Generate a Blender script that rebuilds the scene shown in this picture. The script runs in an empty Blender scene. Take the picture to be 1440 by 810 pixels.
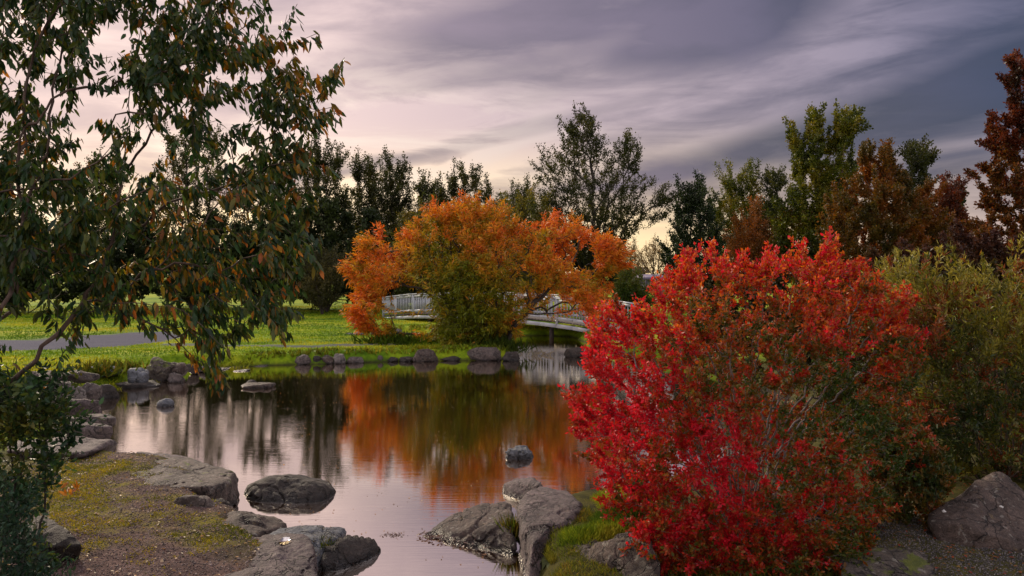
import bpy, bmesh, math, random
import numpy as np
from math import radians as R_
random.seed(7)
rng = np.random.default_rng(7)
SC = bpy.context.scene
COL = SC.collection
F = 1120.0      # focal length in photo pixels
CX, HY, CH = 720.0, 390.0, 2.2   # principal column, horizon row, eye height above the water

# ------------------------------------------------------------------ measuring
def P(px, py, D):
    """World point seen at photo pixel (px,py) at distance D along the view."""
    return np.array([(px-CX)/F*D, D, CH-(py-HY)/F*D])
def G(px, py, z=0.0):
    D = F*(CH-z)/(py-HY)
    return np.array([(px-CX)/F*D, D, z])

# ------------------------------------------------------------------ noise
def _h(i, j, k, s):
    n = (i*374761393 + j*668265263 + k*2147483647 + s*1274126177) & 0xffffffff
    n = ((n ^ (n >> 13)) * 1274126177) & 0xffffffff
    return ((n ^ (n >> 16)) & 0xffffff).astype(np.float64)/float(0xffffff)
def vnoise(p, seed=0):
    p = np.asarray(p, float); i = np.floor(p).astype(np.int64); f = p-i
    u = f*f*f*(f*(f*6-15)+10); r = 0
    for dx in (0, 1):
        for dy in (0, 1):
            for dz in (0, 1):
                w = (u[:,0] if dx else 1-u[:,0])*(u[:,1] if dy else 1-u[:,1])*(u[:,2] if dz else 1-u[:,2])
                r = r + w*_h(i[:,0]+dx, i[:,1]+dy, i[:,2]+dz, seed)
    return r*2-1
def fbm(p, octv=4, seed=0, gain=0.5):
    p = np.asarray(p, float); a = 1.0; r = 0; q = p.copy()
    for o in range(octv):
        r = r + a*vnoise(q, seed+o*17); q = q*2.03+5.1; a *= gain
    return r
def smooth(x, a, b):
    t = np.clip((x-a)/(b-a), 0, 1); return t*t*(3-2*t)

# ------------------------------------------------------------------ objects
def tag(o, label=None, cat=None, group=None, kind=None):
    if label: o['label'] = label
    if cat: o['category'] = cat
    if group: o['group'] = group
    if kind: o['kind'] = kind
    return o
def empty(name, loc, label, cat, group=None, kind=None):
    o = bpy.data.objects.new(name, None); COL.objects.link(o)
    o.location = [float(v) for v in loc]; o.empty_display_size = 0.2
    return tag(o, label, cat, group, kind)
def mesh_np(name, V, faces, mat, parent=None, col=None, smooth_=False, attrs=None):
    """V (n,3) world coordinates; faces: list of int arrays (m,k)."""
    V = np.asarray(V, np.float64)
    off = np.zeros(3)
    if parent is not None:
        o = parent
        while o is not None:
            off = off+np.array(o.location); o = o.parent
    else:
        off = np.array([V[:,0].mean(), V[:,1].mean(), V[:,2].min()])
    me = bpy.data.meshes.new(name)
    Vl = (V-off).astype(np.float32)
    me.vertices.add(len(Vl)); me.vertices.foreach_set('co', Vl.ravel())
    faces = [np.asarray(f, np.int32) for f in faces if len(f)]
    nl = sum(f.size for f in faces); nf = sum(len(f) for f in faces)
    me.loops.add(nl); me.loops.foreach_set('vertex_index', np.concatenate([f.ravel() for f in faces]))
    me.polygons.add(nf)
    sizes = np.concatenate([np.full(len(f), f.shape[1], np.int32) for f in faces])
    st = np.concatenate([[0], np.cumsum(sizes)[:-1]]).astype(np.int32)
    me.polygons.foreach_set('loop_start', st); me.polygons.foreach_set('loop_total', sizes)
    if smooth_: me.polygons.foreach_set('use_smooth', np.ones(nf, bool))
    me.update(calc_edges=True)
    if col is not None:
        a = me.color_attributes.new('col', 'FLOAT_COLOR', 'POINT')
        c = np.ones((len(V), 4), np.float32); c[:,:3] = col; a.data.foreach_set('color', c.ravel())
    for k, v in (attrs or {}).items():
        a = me.attributes.new(k, 'FLOAT', 'POINT'); a.data.foreach_set('value', np.asarray(v, np.float32))
    me.materials.append(mat)
    o = bpy.data.objects.new(name, me); COL.objects.link(o)
    if parent is not None: o.parent = parent
    else: o.location = off
    return o
class MB:
    """collects boxes and bars into one mesh"""
    def __init__(s): s.V = []; s.F = []; s.n = 0
    def hexa(s, pts):
        s.V.append(np.array(pts, float)); b = s.n
        s.F.append(np.array([[0,3,2,1],[4,5,6,7],[0,1,5,4],[1,2,6,5],[2,3,7,6],[3,0,4,7]])+b); s.n += 8
    def box(s, c, d, rot=0.0):
        x, y, z = [v/2 for v in d]; cs, sn = math.cos(rot), math.sin(rot)
        pts = []
        for zz in (-z, z):
            for xx, yy in ((-x,-y),(x,-y),(x,y),(-x,y)):
                pts.append((c[0]+xx*cs-yy*sn, c[1]+xx*sn+yy*cs, c[2]+zz))
        s.hexa(pts)
    def bar(s, a, b, w, h):
        a = np.array(a, float); b = np.array(b, float); d = b-a; d /= np.linalg.norm(d)
        sd = np.cross(d, (0,0,1)) if abs(d[2]) < .95 else np.cross(d, (1,0,0)); sd /= np.linalg.norm(sd)
        up = np.cross(sd, d)
        pts = []
        for q in (a, b):
            for i, j in ((-1,-1),(1,-1),(1,1),(-1,1)):
                pts.append(q+sd*i*w/2+up*j*h/2)
        s.hexa(pts)
    def build(s, name, mat, parent=None): return mesh_np(name, np.concatenate(s.V), [np.concatenate(s.F)], mat, parent)

# ------------------------------------------------------------------ node helper
class NT:
    def __init__(s, tree): s.t = tree; tree.nodes.clear()
    def n(s, typ, ins=None, **props):
        nd = s.t.nodes.new(typ)
        for k, v in props.items(): setattr(nd, k, v)
        for k, v in (ins or {}).items():
            sock = nd.inputs[k]
            if isinstance(v, bpy.types.NodeSocket): s.t.links.new(v, sock)
            elif isinstance(v, bpy.types.Node): s.t.links.new(v.outputs[0], sock)
            else:
                if isinstance(v, tuple) and len(v) == 3 and sock.type == 'RGBA': v = v+(1,)
                sock.default_value = v
        return nd
    def m(s, op, a, b=0.0, c=None, clamp=False):
        ins = {0: a, 1: b}
        if c is not None: ins[2] = c
        nd = s.n('ShaderNodeMath', ins, operation=op); nd.use_clamp = clamp; return nd.outputs[0]
    def mr(s, v, a, b, c=0.0, d=1.0, typ='SMOOTHSTEP'):
        return s.n('ShaderNodeMapRange', {0: v, 1: a, 2: b, 3: c, 4: d}, interpolation_type=typ).outputs[0]
    def mix(s, f, a, b, blend='MIX'):
        nd = s.n('ShaderNodeMix', None, data_type='RGBA', blend_type=blend)
        for k, v in ((0, f), (6, a), (7, b)):
            if isinstance(v, bpy.types.NodeSocket): s.t.links.new(v, nd.inputs[k])
            else: nd.inputs[k].default_value = (v+(1,) if isinstance(v, tuple) and len(v) == 3 else v)
        return nd.outputs[2]
    def ramp(s, f, stops):
        nd = s.n('ShaderNodeValToRGB', {0: f}); cr = nd.color_ramp
        while len(cr.elements) < len(stops): cr.elements.new(0.5)
        for e, (p, c) in zip(cr.elements, stops): e.position = p; e.color = c+(1,)
        return nd.outputs[0]
    def noise(s, vec, scale, detail=4.0, rough=0.55, dist=0.0):
        return s.n('ShaderNodeTexNoise', {'Vector': vec, 'Scale': scale, 'Detail': detail, 'Roughness': rough, 'Distortion': dist}).outputs[0]
def material(name):
    m = bpy.data.materials.new(name); m.use_nodes = True
    return m, NT(m.node_tree)

# ------------------------------------------------------------------ materials
def leaf_material(name, transl=0.4, gloss=0.35, rough=0.45, gain=1.0):
    m, t = material(name)
    a = t.n('ShaderNodeVertexColor', layer_name='col').outputs[0]
    if gain != 1.0: a = t.mix(1.0, a, (gain, gain, gain), 'MULTIPLY')
    geo = t.n('ShaderNodeNewGeometry')
    nz = t.noise(geo.outputs['Position'], 60.0, 2.0)
    c = t.mix(0.5, a, t.ramp(nz, [(0.3, (0.55,0.55,0.55)), (0.7, (1,1,1))]), 'MULTIPLY')
    p = t.n('ShaderNodeBsdfPrincipled', {'Base Color': c, 'Roughness': rough, 'Specular IOR Level': gloss})
    tr = t.n('ShaderNodeBsdfTranslucent', {'Color': t.mix(1.0, c, (1.25,1.1,0.8), 'MULTIPLY')})
    mx = t.n('ShaderNodeMixShader', {0: transl, 1: p.outputs[0], 2: tr.outputs[0]})
    t.n('ShaderNodeOutputMaterial', {'Surface': mx.outputs[0]})
    return m
def bark_material(name, c1, c2, scale=30.0):
    m, t = material(name)
    pos = t.n('ShaderNodeNewGeometry').outputs['Position']
    mp = t.n('ShaderNodeMapping', {'Vector': pos, 'Scale': (1,1,0.25)}).outputs[0]
    nz = t.noise(mp, scale, 6.0, 0.65)
    c = t.ramp(nz, [(0.3, c1), (0.7, c2)])
    b = t.n('ShaderNodeBump', {'Height': nz, 'Strength': 0.6, 'Distance': 0.01})
    p = t.n('ShaderNodeBsdfPrincipled', {'Base Color': c, 'Roughness': 0.85, 'Normal': b.outputs[0]})
    t.n('ShaderNodeOutputMaterial', {'Surface': p.outputs[0]})
    return m
def rock_material(name, dark, light, moss=0.0, scale=1.0, lichen=0.3):
    m, t = material(name)
    geo = t.n('ShaderNodeNewGeometry'); pos = geo.outputs['Position']
    sep = t.n('ShaderNodeSeparateXYZ', {0: pos}); nsep = t.n('ShaderNodeSeparateXYZ', {0: geo.outputs['Normal']})
    n1 = t.noise(pos, 3.0*scale, 8.0, 0.6, 0.4); n2 = t.m('ADD', t.m('MULTIPLY', t.noise(pos, 24.0*scale, 6.0, 0.75), 0.6), t.m('MULTIPLY', t.noise(pos, 110.0*scale, 3.0, 0.7), 0.4)); n3 = t.noise(pos, 9.0*scale, 5.0, 0.6)
    c = t.ramp(n1, [(0.25, dark), (0.5, tuple((a+b)/2 for a, b in zip(dark, light))), (0.75, light)])
    c = t.mix(0.75, c, t.ramp(n2, [(0.37, (0.30,0.28,0.30)), (0.5, (0.9,0.9,0.9)), (0.63, (2.0,1.95,1.9))]), 'MULTIPLY')
    wv_ = t.n('ShaderNodeVectorMath', {0: pos, 1: t.n('ShaderNodeTexNoise', {'Vector': pos, 'Scale': 4.0*scale, 'Detail': 4.0}).outputs[1]}, operation='ADD').outputs[0]
    vo = t.n('ShaderNodeTexVoronoi', {'Vector': wv_, 'Scale': 2.3*scale}, feature='DISTANCE_TO_EDGE').outputs[0]
    crack = t.mr(vo, 0.0, 0.035); c = t.mix(t.m('MULTIPLY', t.m('SUBTRACT', 1.0, crack), 0.7), c, (0.012,0.01,0.01))
    # lichen blotches
    vor = t.noise(pos, 22.0*scale, 3.0, 0.5, 0.6)
    c = t.mix(t.m('MULTIPLY', t.mr(vor, 0.62, 0.68), lichen), c, (0.42,0.40,0.34))
    vor2 = t.noise(pos, 14.0*scale, 4.0, 0.6, 0.3)
    c = t.mix(t.m('MULTIPLY', t.mr(vor2, 0.63, 0.70), lichen*0.7), c, (0.26,0.19,0.05))
    if moss > 0:
        mm = t.m('MULTIPLY', t.mr(n3, 0.68-0.22*moss, 0.76-0.22*moss), t.mr(nsep.outputs[2], 0.2, 0.75))
        c = t.mix(mm, c, t.ramp(n2, [(0.3, (0.03,0.045,0.006)), (0.7, (0.14,0.15,0.015))]))
    # damp band just above the water line
    wet = t.mr(t.m('ADD', sep.outputs[2], t.m('MULTIPLY', n3, 0.06)), 0.045, 0.11)
    c = t.mix(wet, t.mix(1.0, c, (0.33,0.30,0.30), 'MULTIPLY'), c)
    rgh = t.mr(wet, 0, 1, 0.25, 0.72, 'LINEAR')
    hgt = t.m('ADD', t.m('MULTIPLY', n2, 0.35), t.m('ADD', n1, t.m('ADD', t.m('MULTIPLY', n3, 0.6), t.m('MULTIPLY', crack, 0.35))))
    b = t.n('ShaderNodeBump', {'Height': hgt, 'Strength': 1.0, 'Distance': 0.075})
    p = t.n('ShaderNodeBsdfPrincipled', {'Base Color': c, 'Roughness': rgh, 'Normal': b.outputs[0], 'Specular IOR Level': 0.4})
    t.n('ShaderNodeOutputMaterial', {'Surface': p.outputs[0]})
    return m
def plain(name, c, rough=0.6, var=0.25, scale=8.0, metal=0.0):
    m, t = material(name)
    pos = t.n('ShaderNodeNewGeometry').outputs['Position']
    nz = t.noise(pos, scale, 6.0, 0.65)
    cc = t.ramp(nz, [(0.3, tuple(v*(1-var) for v in c)), (0.7, c)])
    b = t.n('ShaderNodeBump', {'Height': nz, 'Strength': 0.2, 'Distance': 0.01})
    p = t.n('ShaderNodeBsdfPrincipled', {'Base Color': cc, 'Roughness': rough, 'Normal': b.outputs[0], 'Metallic': metal})
    t.n('ShaderNodeOutputMaterial', {'Surface': p.outputs[0]})
    return m
LEAF = leaf_material('leaf')
LEAF_GLOSSY = leaf_material('leaf_glossy', 0.42, 0.4, 0.4)
LEAF_DARK = leaf_material('leaf_dark', 0.25, 0.25, 0.6)
BLADE = leaf_material('grass_blade', 0.35, 0.2, 0.6)
BARK = bark_material('bark_brown', (0.035,0.02,0.015), (0.13,0.085,0.06))
BARK_RED = bark_material('bark_reddish', (0.05,0.02,0.018), (0.16,0.085,0.07))
BARK_GREY = bark_material('bark_grey', (0.08,0.065,0.06), (0.27,0.23,0.21))
BARK_DARK = bark_material('bark_dark', (0.015,0.012,0.01), (0.06,0.045,0.035))

# ------------------------------------------------------------------ plants
def in_poly(x, y, poly):
    poly = np.asarray(poly, float); ins = np.zeros(len(x), bool)
    for (x0, y0), (x1, y1) in zip(poly, np.roll(poly, -1, 0)):
        c = ((y0 > y) != (y1 > y)) & (x < (x1-x0)*(y-y0)/(y1-y0+1e-12)+x0)
        ins ^= c
    return ins
def poly_dist(x, y, poly):
    poly = np.asarray(poly, float); d = np.full(len(x), 1e9)
    for a, b in zip(poly, np.roll(poly, -1, 0)):
        ab = b-a; L = ab@ab+1e-12
        t = np.clip(((x-a[0])*ab[0]+(y-a[1])*ab[1])/L, 0, 1)
        d = np.minimum(d, np.hypot(x-a[0]-t*ab[0], y-a[1]-t*ab[1]))
    return d
def envelope(poly, D, n, depth=1.0, clump=0.0, cscale=1.0, seed=0, shell=0.0, zmin=0.35, persp=True, holes=()):
    """n points inside a rounded body whose outline is poly and whose middle stands at distance D"""
    r = np.random.default_rng(seed); poly = np.asarray(poly, float); out = []; tot = 0
    lo, hi = poly.min(0), poly.max(0)
    q = r.uniform(lo, hi, (4000, 2)); q = q[in_poly(q[:,0], q[:,1], poly)]
    Rm = poly_dist(q[:,0], q[:,1], poly).max()
    while tot < n:
        q = r.uniform(lo, hi, (max(4000, n*3), 2)); q = q[in_poly(q[:,0], q[:,1], poly)]
        e = poly_dist(q[:,0], q[:,1], poly); e = np.minimum(e, Rm)
        hd = np.sqrt(e*(2*Rm-e))*depth*D/F
        s = r.uniform(-1, 1, len(q))
        if shell > 0: s = np.sign(s)*np.abs(s)**(1-shell*0.6)
        keep = r.uniform(0, 1, len(q)) < (hd/(Rm*depth*D/F)*0.85+0.15)
        for hx, hy, hr, hk in holes:
            dd = np.hypot((q[:,0]-hx), (q[:,1]-hy))/hr
            keep &= ~((dd < 1) & (r.uniform(0, 1, len(q)) < hk))
        q = q[keep]; y = D+s[keep]*hd[keep]
        dd = y if persp else D
        p = np.stack([(q[:,0]-CX)/F*dd, y, CH-(q[:,1]-HY)/F*dd], 1)
        if clump > 0:
            nz = fbm(p*cscale, 2, seed+3)
            p = p[nz > -1+clump*r.uniform(0.55, 1.45, len(p))]
        p = p[p[:,2] > zmin]
        out.append(p); tot += len(p)
    return np.concatenate(out)[:n]
class Skel:
    def __init__(s): s.p = []; s.par = []; s.L = []; s.d = []
    def add(s, p, par):
        p = np.asarray(p, float)
        if par < 0: L = 0; d = np.array([0,0,1.0])
        else:
            v = p-s.p[par]; l = np.linalg.norm(v)+1e-9; L = s.L[par]+l; d = v/l
        s.p.append(p); s.par.append(par); s.L.append(L); s.d.append(d); return len(s.p)-1
    def line(s, pts, par=-1, step=0.1, wob=0.02, r=None):
        """guide stem through pts, gently wandering"""
        i = par
        pts = [np.asarray(q, float) for q in pts]
        if par < 0: i = s.add(pts[0], -1); pts = pts[1:]
        ctrl = [s.p[i]]+pts
        for k in range(len(ctrl)-1):
            a, b = ctrl[k], ctrl[k+1]
            pa = ctrl[k-1] if k > 0 else a-(b-a); pb = ctrl[k+2] if k+2 < len(ctrl) else b+(b-a)
            n = max(1, int(np.linalg.norm(b-a)/step))
            for j in range(1, n+1):
                t = j/n
                q = 0.5*((2*a)+(-pa+b)*t+(2*pa-5*a+4*b-pb)*t*t+(-pa+3*a-3*b+pb)*t**3)
                i = s.add(q+rng.normal(0, wob*step, 3), i)
        return i
def grow(sk, tips, bf=0.3, step=0.12, curl=0.35, wob=0.12, seed=1, upb=0.0):
    r = np.random.default_rng(seed)
    root = sk.p[0]; tips = tips[np.argsort(np.linalg.norm(tips-root, axis=1))]
    cap = 200000
    X = np.zeros((cap, 3)); Ls = np.zeros(cap); n = len(sk.p); X[:n] = sk.p; Ls[:n] = sk.L
    tipid = []
    for q in tips:
        c = np.sqrt(((X[:n]-q)**2).sum(1))+bf*Ls[:n]+upb*np.maximum(0, X[:n,2]-q[2])
        j = int(np.argmin(c)); a = X[j].copy(); v = q-a; l = np.linalg.norm(v)
        if l < step*0.3: continue
        k = max(1, int(round(l/step)))
        mid = a+(sk.d[j]*curl+np.array([0,0,0.12]))*l*0.7+v*0.25
        i = j
        for s in range(1, k+1):
            t = s/k; w = (1-t)**2*a+2*t*(1-t)*mid+t*t*q
            if s < k: w = w+r.normal(0, wob*step, 3)
            i = sk.add(w, i)
            if n < cap-1: X[n] = sk.p[i]; Ls[n] = sk.L[i]; n += 1
        tipid.append(i)
    return tipid
def radii(sk, r0=0.003, e=2.3, rmax=1.0, tap=0.0):
    n = len(sk.p); acc = np.zeros(n); rad = np.zeros(n)
    for i in range(n-1, -1, -1):
        rad[i] = max(r0, acc[i]**(1/e)*(1+tap)) if acc[i] > 0 else r0
        if sk.par[i] >= 0: acc[sk.par[i]] += rad[i]**e
    return np.minimum(rad, rmax)
def tube_mesh(name, sk, rad, mat, parent, minr=0.0, sides=4, big=0.03):
    p = np.array(sk.p); par = np.array(sk.par); d = np.array(sk.d); n = len(p)
    ref = np.array([0.31, 0.93, 0.17]); ref /= np.linalg.norm(ref)
    # a node's ring faces the mean of its incoming and outgoing ways
    u = np.cross(d, ref); u /= np.linalg.norm(u, axis=1)[:,None]+1e-9; w = np.cross(d, u)
    child = np.arange(n)[(par >= 0) & (rad >= minr)]
    Vs = []; Fs = []; off = 0
    for sel, sd in ((child[rad[child] < big], sides), (child[rad[child] >= big], 9)):
        if not len(sel): continue
        pa = par[sel]; m = len(sel)
        a = np.arange(sd)/sd*2*np.pi; ca, sa = np.cos(a), np.sin(a)
        r0 = np.minimum(rad[pa], rad[sel]*1.25); r1 = rad[sel]
        A = p[pa][:,None]+(u[pa][:,None]*ca[None,:,None]+w[pa][:,None]*sa[None,:,None])*r0[:,None,None]
        B = p[sel][:,None]+(u[sel][:,None]*ca[None,:,None]+w[sel][:,None]*sa[None,:,None])*r1[:,None,None]
        V = np.concatenate([A, B], 1).reshape(-1, 3)
        k = np.arange(sd); k1 = (k+1) % sd
        q = np.stack([k, k1, k1+sd, k+sd], 1)
        Fq = (q[None]+(np.arange(m)*2*sd)[:,None,None]+off).reshape(-1, 4)
        Vs.append(V); Fs.append(Fq); off += len(V)
    return mesh_np(name, np.concatenate(Vs), [np.concatenate(Fs)], mat, parent, smooth_=True)
OVAL = (np.array([[0,0,0],[.30,-.5,.16],[.68,-.40,.13],[1,0,-.06],[.68,.40,.13],[.30,.5,.16]]), np.array([[0,1,2,3],[0,3,4,5]]))
LANCE = (np.array([[0,0,0],[.25,-.5,.14],[.6,-.38,.12],[1,0,-.12],[.6,.38,.12],[.25,.5,.14]]), np.array([[0,1,2,3],[0,3,4,5]]))
DIAM = (np.array([[0,0,0],[.45,-.5,.1],[1,0,0],[.45,.5,.12]]), np.array([[0,1,2,3]]))
def leaf_mesh(name, pos, dirs, length, width, cols, mat, parent, tmpl=OVAL, seed=0, flat=0.0, kind=None):
    r = np.random.default_rng(seed); n = len(pos)
    d = dirs/(np.linalg.norm(dirs, axis=1)[:,None]+1e-9)
    rv = r.normal(0, 1, (n, 3)); rv[:,2] += flat*3      # flat>0 turns blades face-up
    s = np.cross(d, rv); s /= np.linalg.norm(s, axis=1)[:,None]+1e-9; nn = np.cross(s, d)
    T, Fc = tmpl; k = len(T)
    L = np.broadcast_to(length, n); W = np.broadcast_to(width, n)
    V = pos[:,None]+d[:,None]*(T[:,0][None,:,None]*L[:,None,None])+s[:,None]*(T[:,1][None,:,None]*W[:,None,None])+nn[:,None]*(T[:,2][None,:,None]*W[:,None,None])
    Fq = (Fc[None]+(np.arange(n)*k)[:,None,None]).reshape(-1, Fc.shape[1])
    o = mesh_np(name, V.reshape(-1, 3), [Fq], mat, parent, col=np.repeat(cols, k, 0))
    if kind: o['kind'] = kind
    return o
def palette(rand, cols, wts=None, jit=0.18, r=None):
    """pick from cols for each leaf; rand (n,) in 0..1 along the list"""
    cols = np.asarray(cols, float); r = r or rng
    x = np.clip(rand, 0, 0.9999)*(len(cols)-1); i = x.astype(int); f = (x-i)[:,None]
    c = cols[i]*(1-f)+cols[np.minimum(i+1, len(cols)-1)]*f
    return c*(1+r.normal(0, jit, (len(c), 1))).clip(0.35, 1.9)
def plant(name, base, label, cat, tips, guides, bark, leafmat, leaf_l, leaf_w, nleaf, colfn, tmpl=OVAL,
          bf=0.3, step=0.12, r0=0.003, e=2.3, rtw=0.006, droop=0.0, spread=1.0, minr=0.0, seed=1, curl=0.35,
          parts=('trunk','crown'), group=None, scatter=0.02, flat=0.0, out=0.0, upb=0.0, rmax=1.0, sides=4, wob=0.12, shoots=None, tap=0.0, pthick=0.8, dw=0.7):
    sk = Skel(); r = np.random.default_rng(seed+100)
    sk.add(guides[0][0], -1)
    for g in guides:
        g = [np.asarray(q, float) for q in g]
        if np.linalg.norm(g[0]-sk.p[0]) < 1e-6: sk.line(g[1:], 0, step, 0.15)
        else:
            j = int(np.argmin([np.linalg.norm(q-g[0]) for q in sk.p])); sk.line(g[0:], j, step, 0.15)
    grow(sk, tips, bf, step, curl, wob, seed, upb)
    if shoots:
        ns, sl, su = shoots                       # count, length, upward share
        q = np.array(sk.p); c = q.mean(0); ext = q.std(0)*1.6+1e-6; e_ = np.linalg.norm((q-c)/ext, axis=1)
        w_ = np.clip(e_-.55, 0, None)**2; w_[:max(3, len(q)//50)] = 0; w_ /= w_.sum()
        for j in r.choice(len(q), ns, p=w_):
            o_ = (q[j]-c)/ext; o_ /= np.linalg.norm(o_)+1e-6
            v_ = o_*(1-su)+np.array([0,0,su])+sk.d[j]*.4+r.normal(0,.25,3); v_ /= np.linalg.norm(v_); l_ = sl*r.uniform(.4,1.2); k_ = max(2, int(l_/(step*.7))); i_ = int(j)
            for m_ in range(k_):
                v_ = v_+r.normal(0,.07,3); i_ = sk.add(sk.p[i_]+v_/np.linalg.norm(v_)*l_/k_, i_)
    rad = radii(sk, r0, e, rmax, tap)
    t = empty(name, guides[0][0], label, cat, group)
    tube_mesh(parts[0], sk, rad, bark, t, minr, sides)
    p = np.array(sk.p); par = np.array(sk.par); d = np.array(sk.d)
    idx = np.where((rad <= rtw) & (par >= 0))[0]
    if len(idx) == 0: idx = np.where(par >= 0)[0]
    wgt = 1.0/(rad[idx]/r0)**pthick; wgt /= wgt.sum()
    pick = r.choice(idx, nleaf, p=wgt); f = r.uniform(0, 1, nleaf)[:,None]
    pos = p[par[pick]]*(1-f)+p[pick]*f+r.normal(0, scatter, (nleaf, 3))
    rd = r.normal(0, 1, (nleaf, 3)); rd /= np.linalg.norm(rd, axis=1)[:,None]
    dirs = d[pick]*dw+rd*spread+np.array([0,0,-droop])
    if out:
        c = p[idx].mean(0); o_ = pos-c; o_ /= np.linalg.norm(o_, axis=1)[:,None]+1e-6; dirs += o_*out
    sc = r.uniform(0.6, 1.25, nleaf)
    cols = colfn(pos, r)
    leaf_mesh(parts[1], pos, dirs, leaf_l*sc, leaf_w*sc, cols, leafmat, t, tmpl, seed, flat)
    return t, sk, rad

# ================================================================== CAMERA
cam = bpy.data.cameras.new('camera'); co = bpy.data.objects.new('camera', cam); COL.objects.link(co)
co.location = (0, 0, CH); co.rotation_euler = (R_(90), 0, 0)
cam.sensor_width = 36; cam.lens = F*36/1440; cam.shift_y = -(405-HY)/1440
cam.clip_start = 0.05; cam.clip_end = 4000
SC.camera = co
SC.render.resolution_x, SC.render.resolution_y = 1024, 576

# ================================================================== LIGHT
SUN_AZ, SUN_EL = R_(-38), R_(30)      # beyond the pond, to the left, behind cloud
w = bpy.data.worlds.new('World'); SC.world = w; w.use_nodes = True
t = NT(w.node_tree)
sky = t.n('ShaderNodeTexSky', sky_type='NISHITA', sun_disc=False)
sky.sun_elevation = SUN_EL; sky.sun_rotation = SUN_AZ; sky.air_density = 1.5; sky.dust_density = 3.0; sky.ozone_density = 2.0
dirv = t.n('ShaderNodeTexCoord').outputs['Generated']
sp = t.n('ShaderNodeSeparateXYZ', {0: dirv}); X, Y, Z = sp.outputs
zc = t.m('ADD', t.m('MAXIMUM', Z, 0.0), 0.17)
u = t.m('DIVIDE', X, zc); v = t.m('DIVIDE', Y, zc)
az = t.m('ARCTAN2', X, t.m('MAXIMUM', Y, 0.02))
zt = t.m('SUBTRACT', Z, t.m('MULTIPLY', az, 0.05))
# cloud layer: broad flat banks plus finer layered wisps, lower ones thinner
cv = t.n('ShaderNodeCombineXYZ', {0: az, 1: t.m('MULTIPLY', t.m('POWER', t.m('MAXIMUM', t.m('ADD', zt, 0.12), 0.0), 0.75), 3.6), 2: 0.0}).outputs[0]
m1 = t.n('ShaderNodeMapping', {'Vector': cv, 'Scale': (1.6, 1.7, 1), 'Location': (5.2, 1.3, 0)}).outputs[0]
n1 = t.noise(m1, 1.7, 9.0, 0.56, 0.35)
m2 = t.n('ShaderNodeMapping', {'Vector': cv, 'Scale': (1.3, 1.9, 1), 'Location': (8.1, 2.2, 0)}).outputs[0]
n2 = t.noise(m2, 3.4, 10.0, 0.60, 0.6)
n3 = t.noise(dirv, 2.3, 4.0, 0.5, 0.3)
rt = t.mr(az, -0.60, 0.55, 0, 1, 'LINEAR')                        # 0 towards the hidden sun, 1 far right
def blob(azc, elc, ra, re, k=1.0):                                # a dark bank of cloud at a place in the sky
    a = t.m('DIVIDE', t.m('SUBTRACT', az, azc), ra); b = t.m('DIVIDE', t.m('SUBTRACT', t.m('SUBTRACT', Z, elc), t.m('MULTIPLY', t.m('SUBTRACT', az, azc), 0.22)), re)
    q = t.m('ADD', t.m('MULTIPLY', a, a), t.m('MULTIPLY', b, b))
    return t.m('MULTIPLY', t.mr(t.m('ADD', q, t.m('ADD', t.m('MULTIPLY', t.m('SUBTRACT', n2, 0.5), 3.2), t.m('MULTIPLY', t.m('SUBTRACT', n1, 0.5), 2.6))), 2.1, -0.3), k)
dk = t.m('ADD', t.m('MULTIPLY', t.m('ADD', t.m('MULTIPLY', n1, 0.6), t.m('MULTIPLY', n2, 0.4)), 1.0), 0.0)
dk = t.mr(dk, 0.36, 0.64, 0, 0.85)
dk = t.m('ADD', dk, t.m('MULTIPLY', t.mr(rt, 0.45, 1.05), 0.10))
for b_ in (blob(0.27, 0.305, 0.12, 0.045, 0.75), blob(0.02, 0.30, 0.20, 0.04, 0.55), blob(0.50, 0.19, 0.26, 0.034, 0.62), blob(-0.08, 0.215, 0.3, 0.022, 0.35), blob(0.64, 0.30, 0.14, 0.06, 0.5), blob(-0.2, 0.135, 0.3, 0.010, 0.45), blob(0.1, 0.11, 0.4, 0.018, 0.3), blob(-0.22, 0.165, 0.16, 0.03, -0.9), blob(-0.18, 0.105, 0.2, 0.016, -0.8), blob(0.38, 0.245, 0.2, 0.02, -0.35)):
    dk = t.m('ADD', dk, b_)
dk = t.m('MULTIPLY', dk, t.mr(Z, 0.03, 0.12, 0.35, 1.0)); dk = t.m('MAXIMUM', t.m('MINIMUM', dk, 1.0), 0.0)
brc = t.mix(t.mr(Z, 0.03, 0.20), t.mix(t.mr(az, 0.15, 0.65), (1.25,0.94,0.52), (0.50,0.38,0.38)), t.mix(rt, (0.88,0.62,0.58), (0.17,0.15,0.235)))
drc = t.mix(rt, (0.24,0.165,0.22), (0.018,0.021,0.060))
drc = t.mix(1.0, drc, t.ramp(n1, [(0.35, (0.7,0.7,0.75)), (0.65, (1.45,1.4,1.35))]), 'MULTIPLY')
cloud = t.mix(dk, brc, drc)
cloud = t.mix(t.m('MULTIPLY', t.m('MULTIPLY', t.mr(n1, 0.58, 0.36), t.mr(n2, 0.56, 0.38)), t.m('MULTIPLY', t.mr(rt, 0.85, 0.1, 0.15, 1.0), t.mr(Z, 0.30, 0.14, 0.2, 1.0))), cloud, t.mix(rt, (1.15,0.92,0.74), (0.19,0.165,0.24)))
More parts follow.
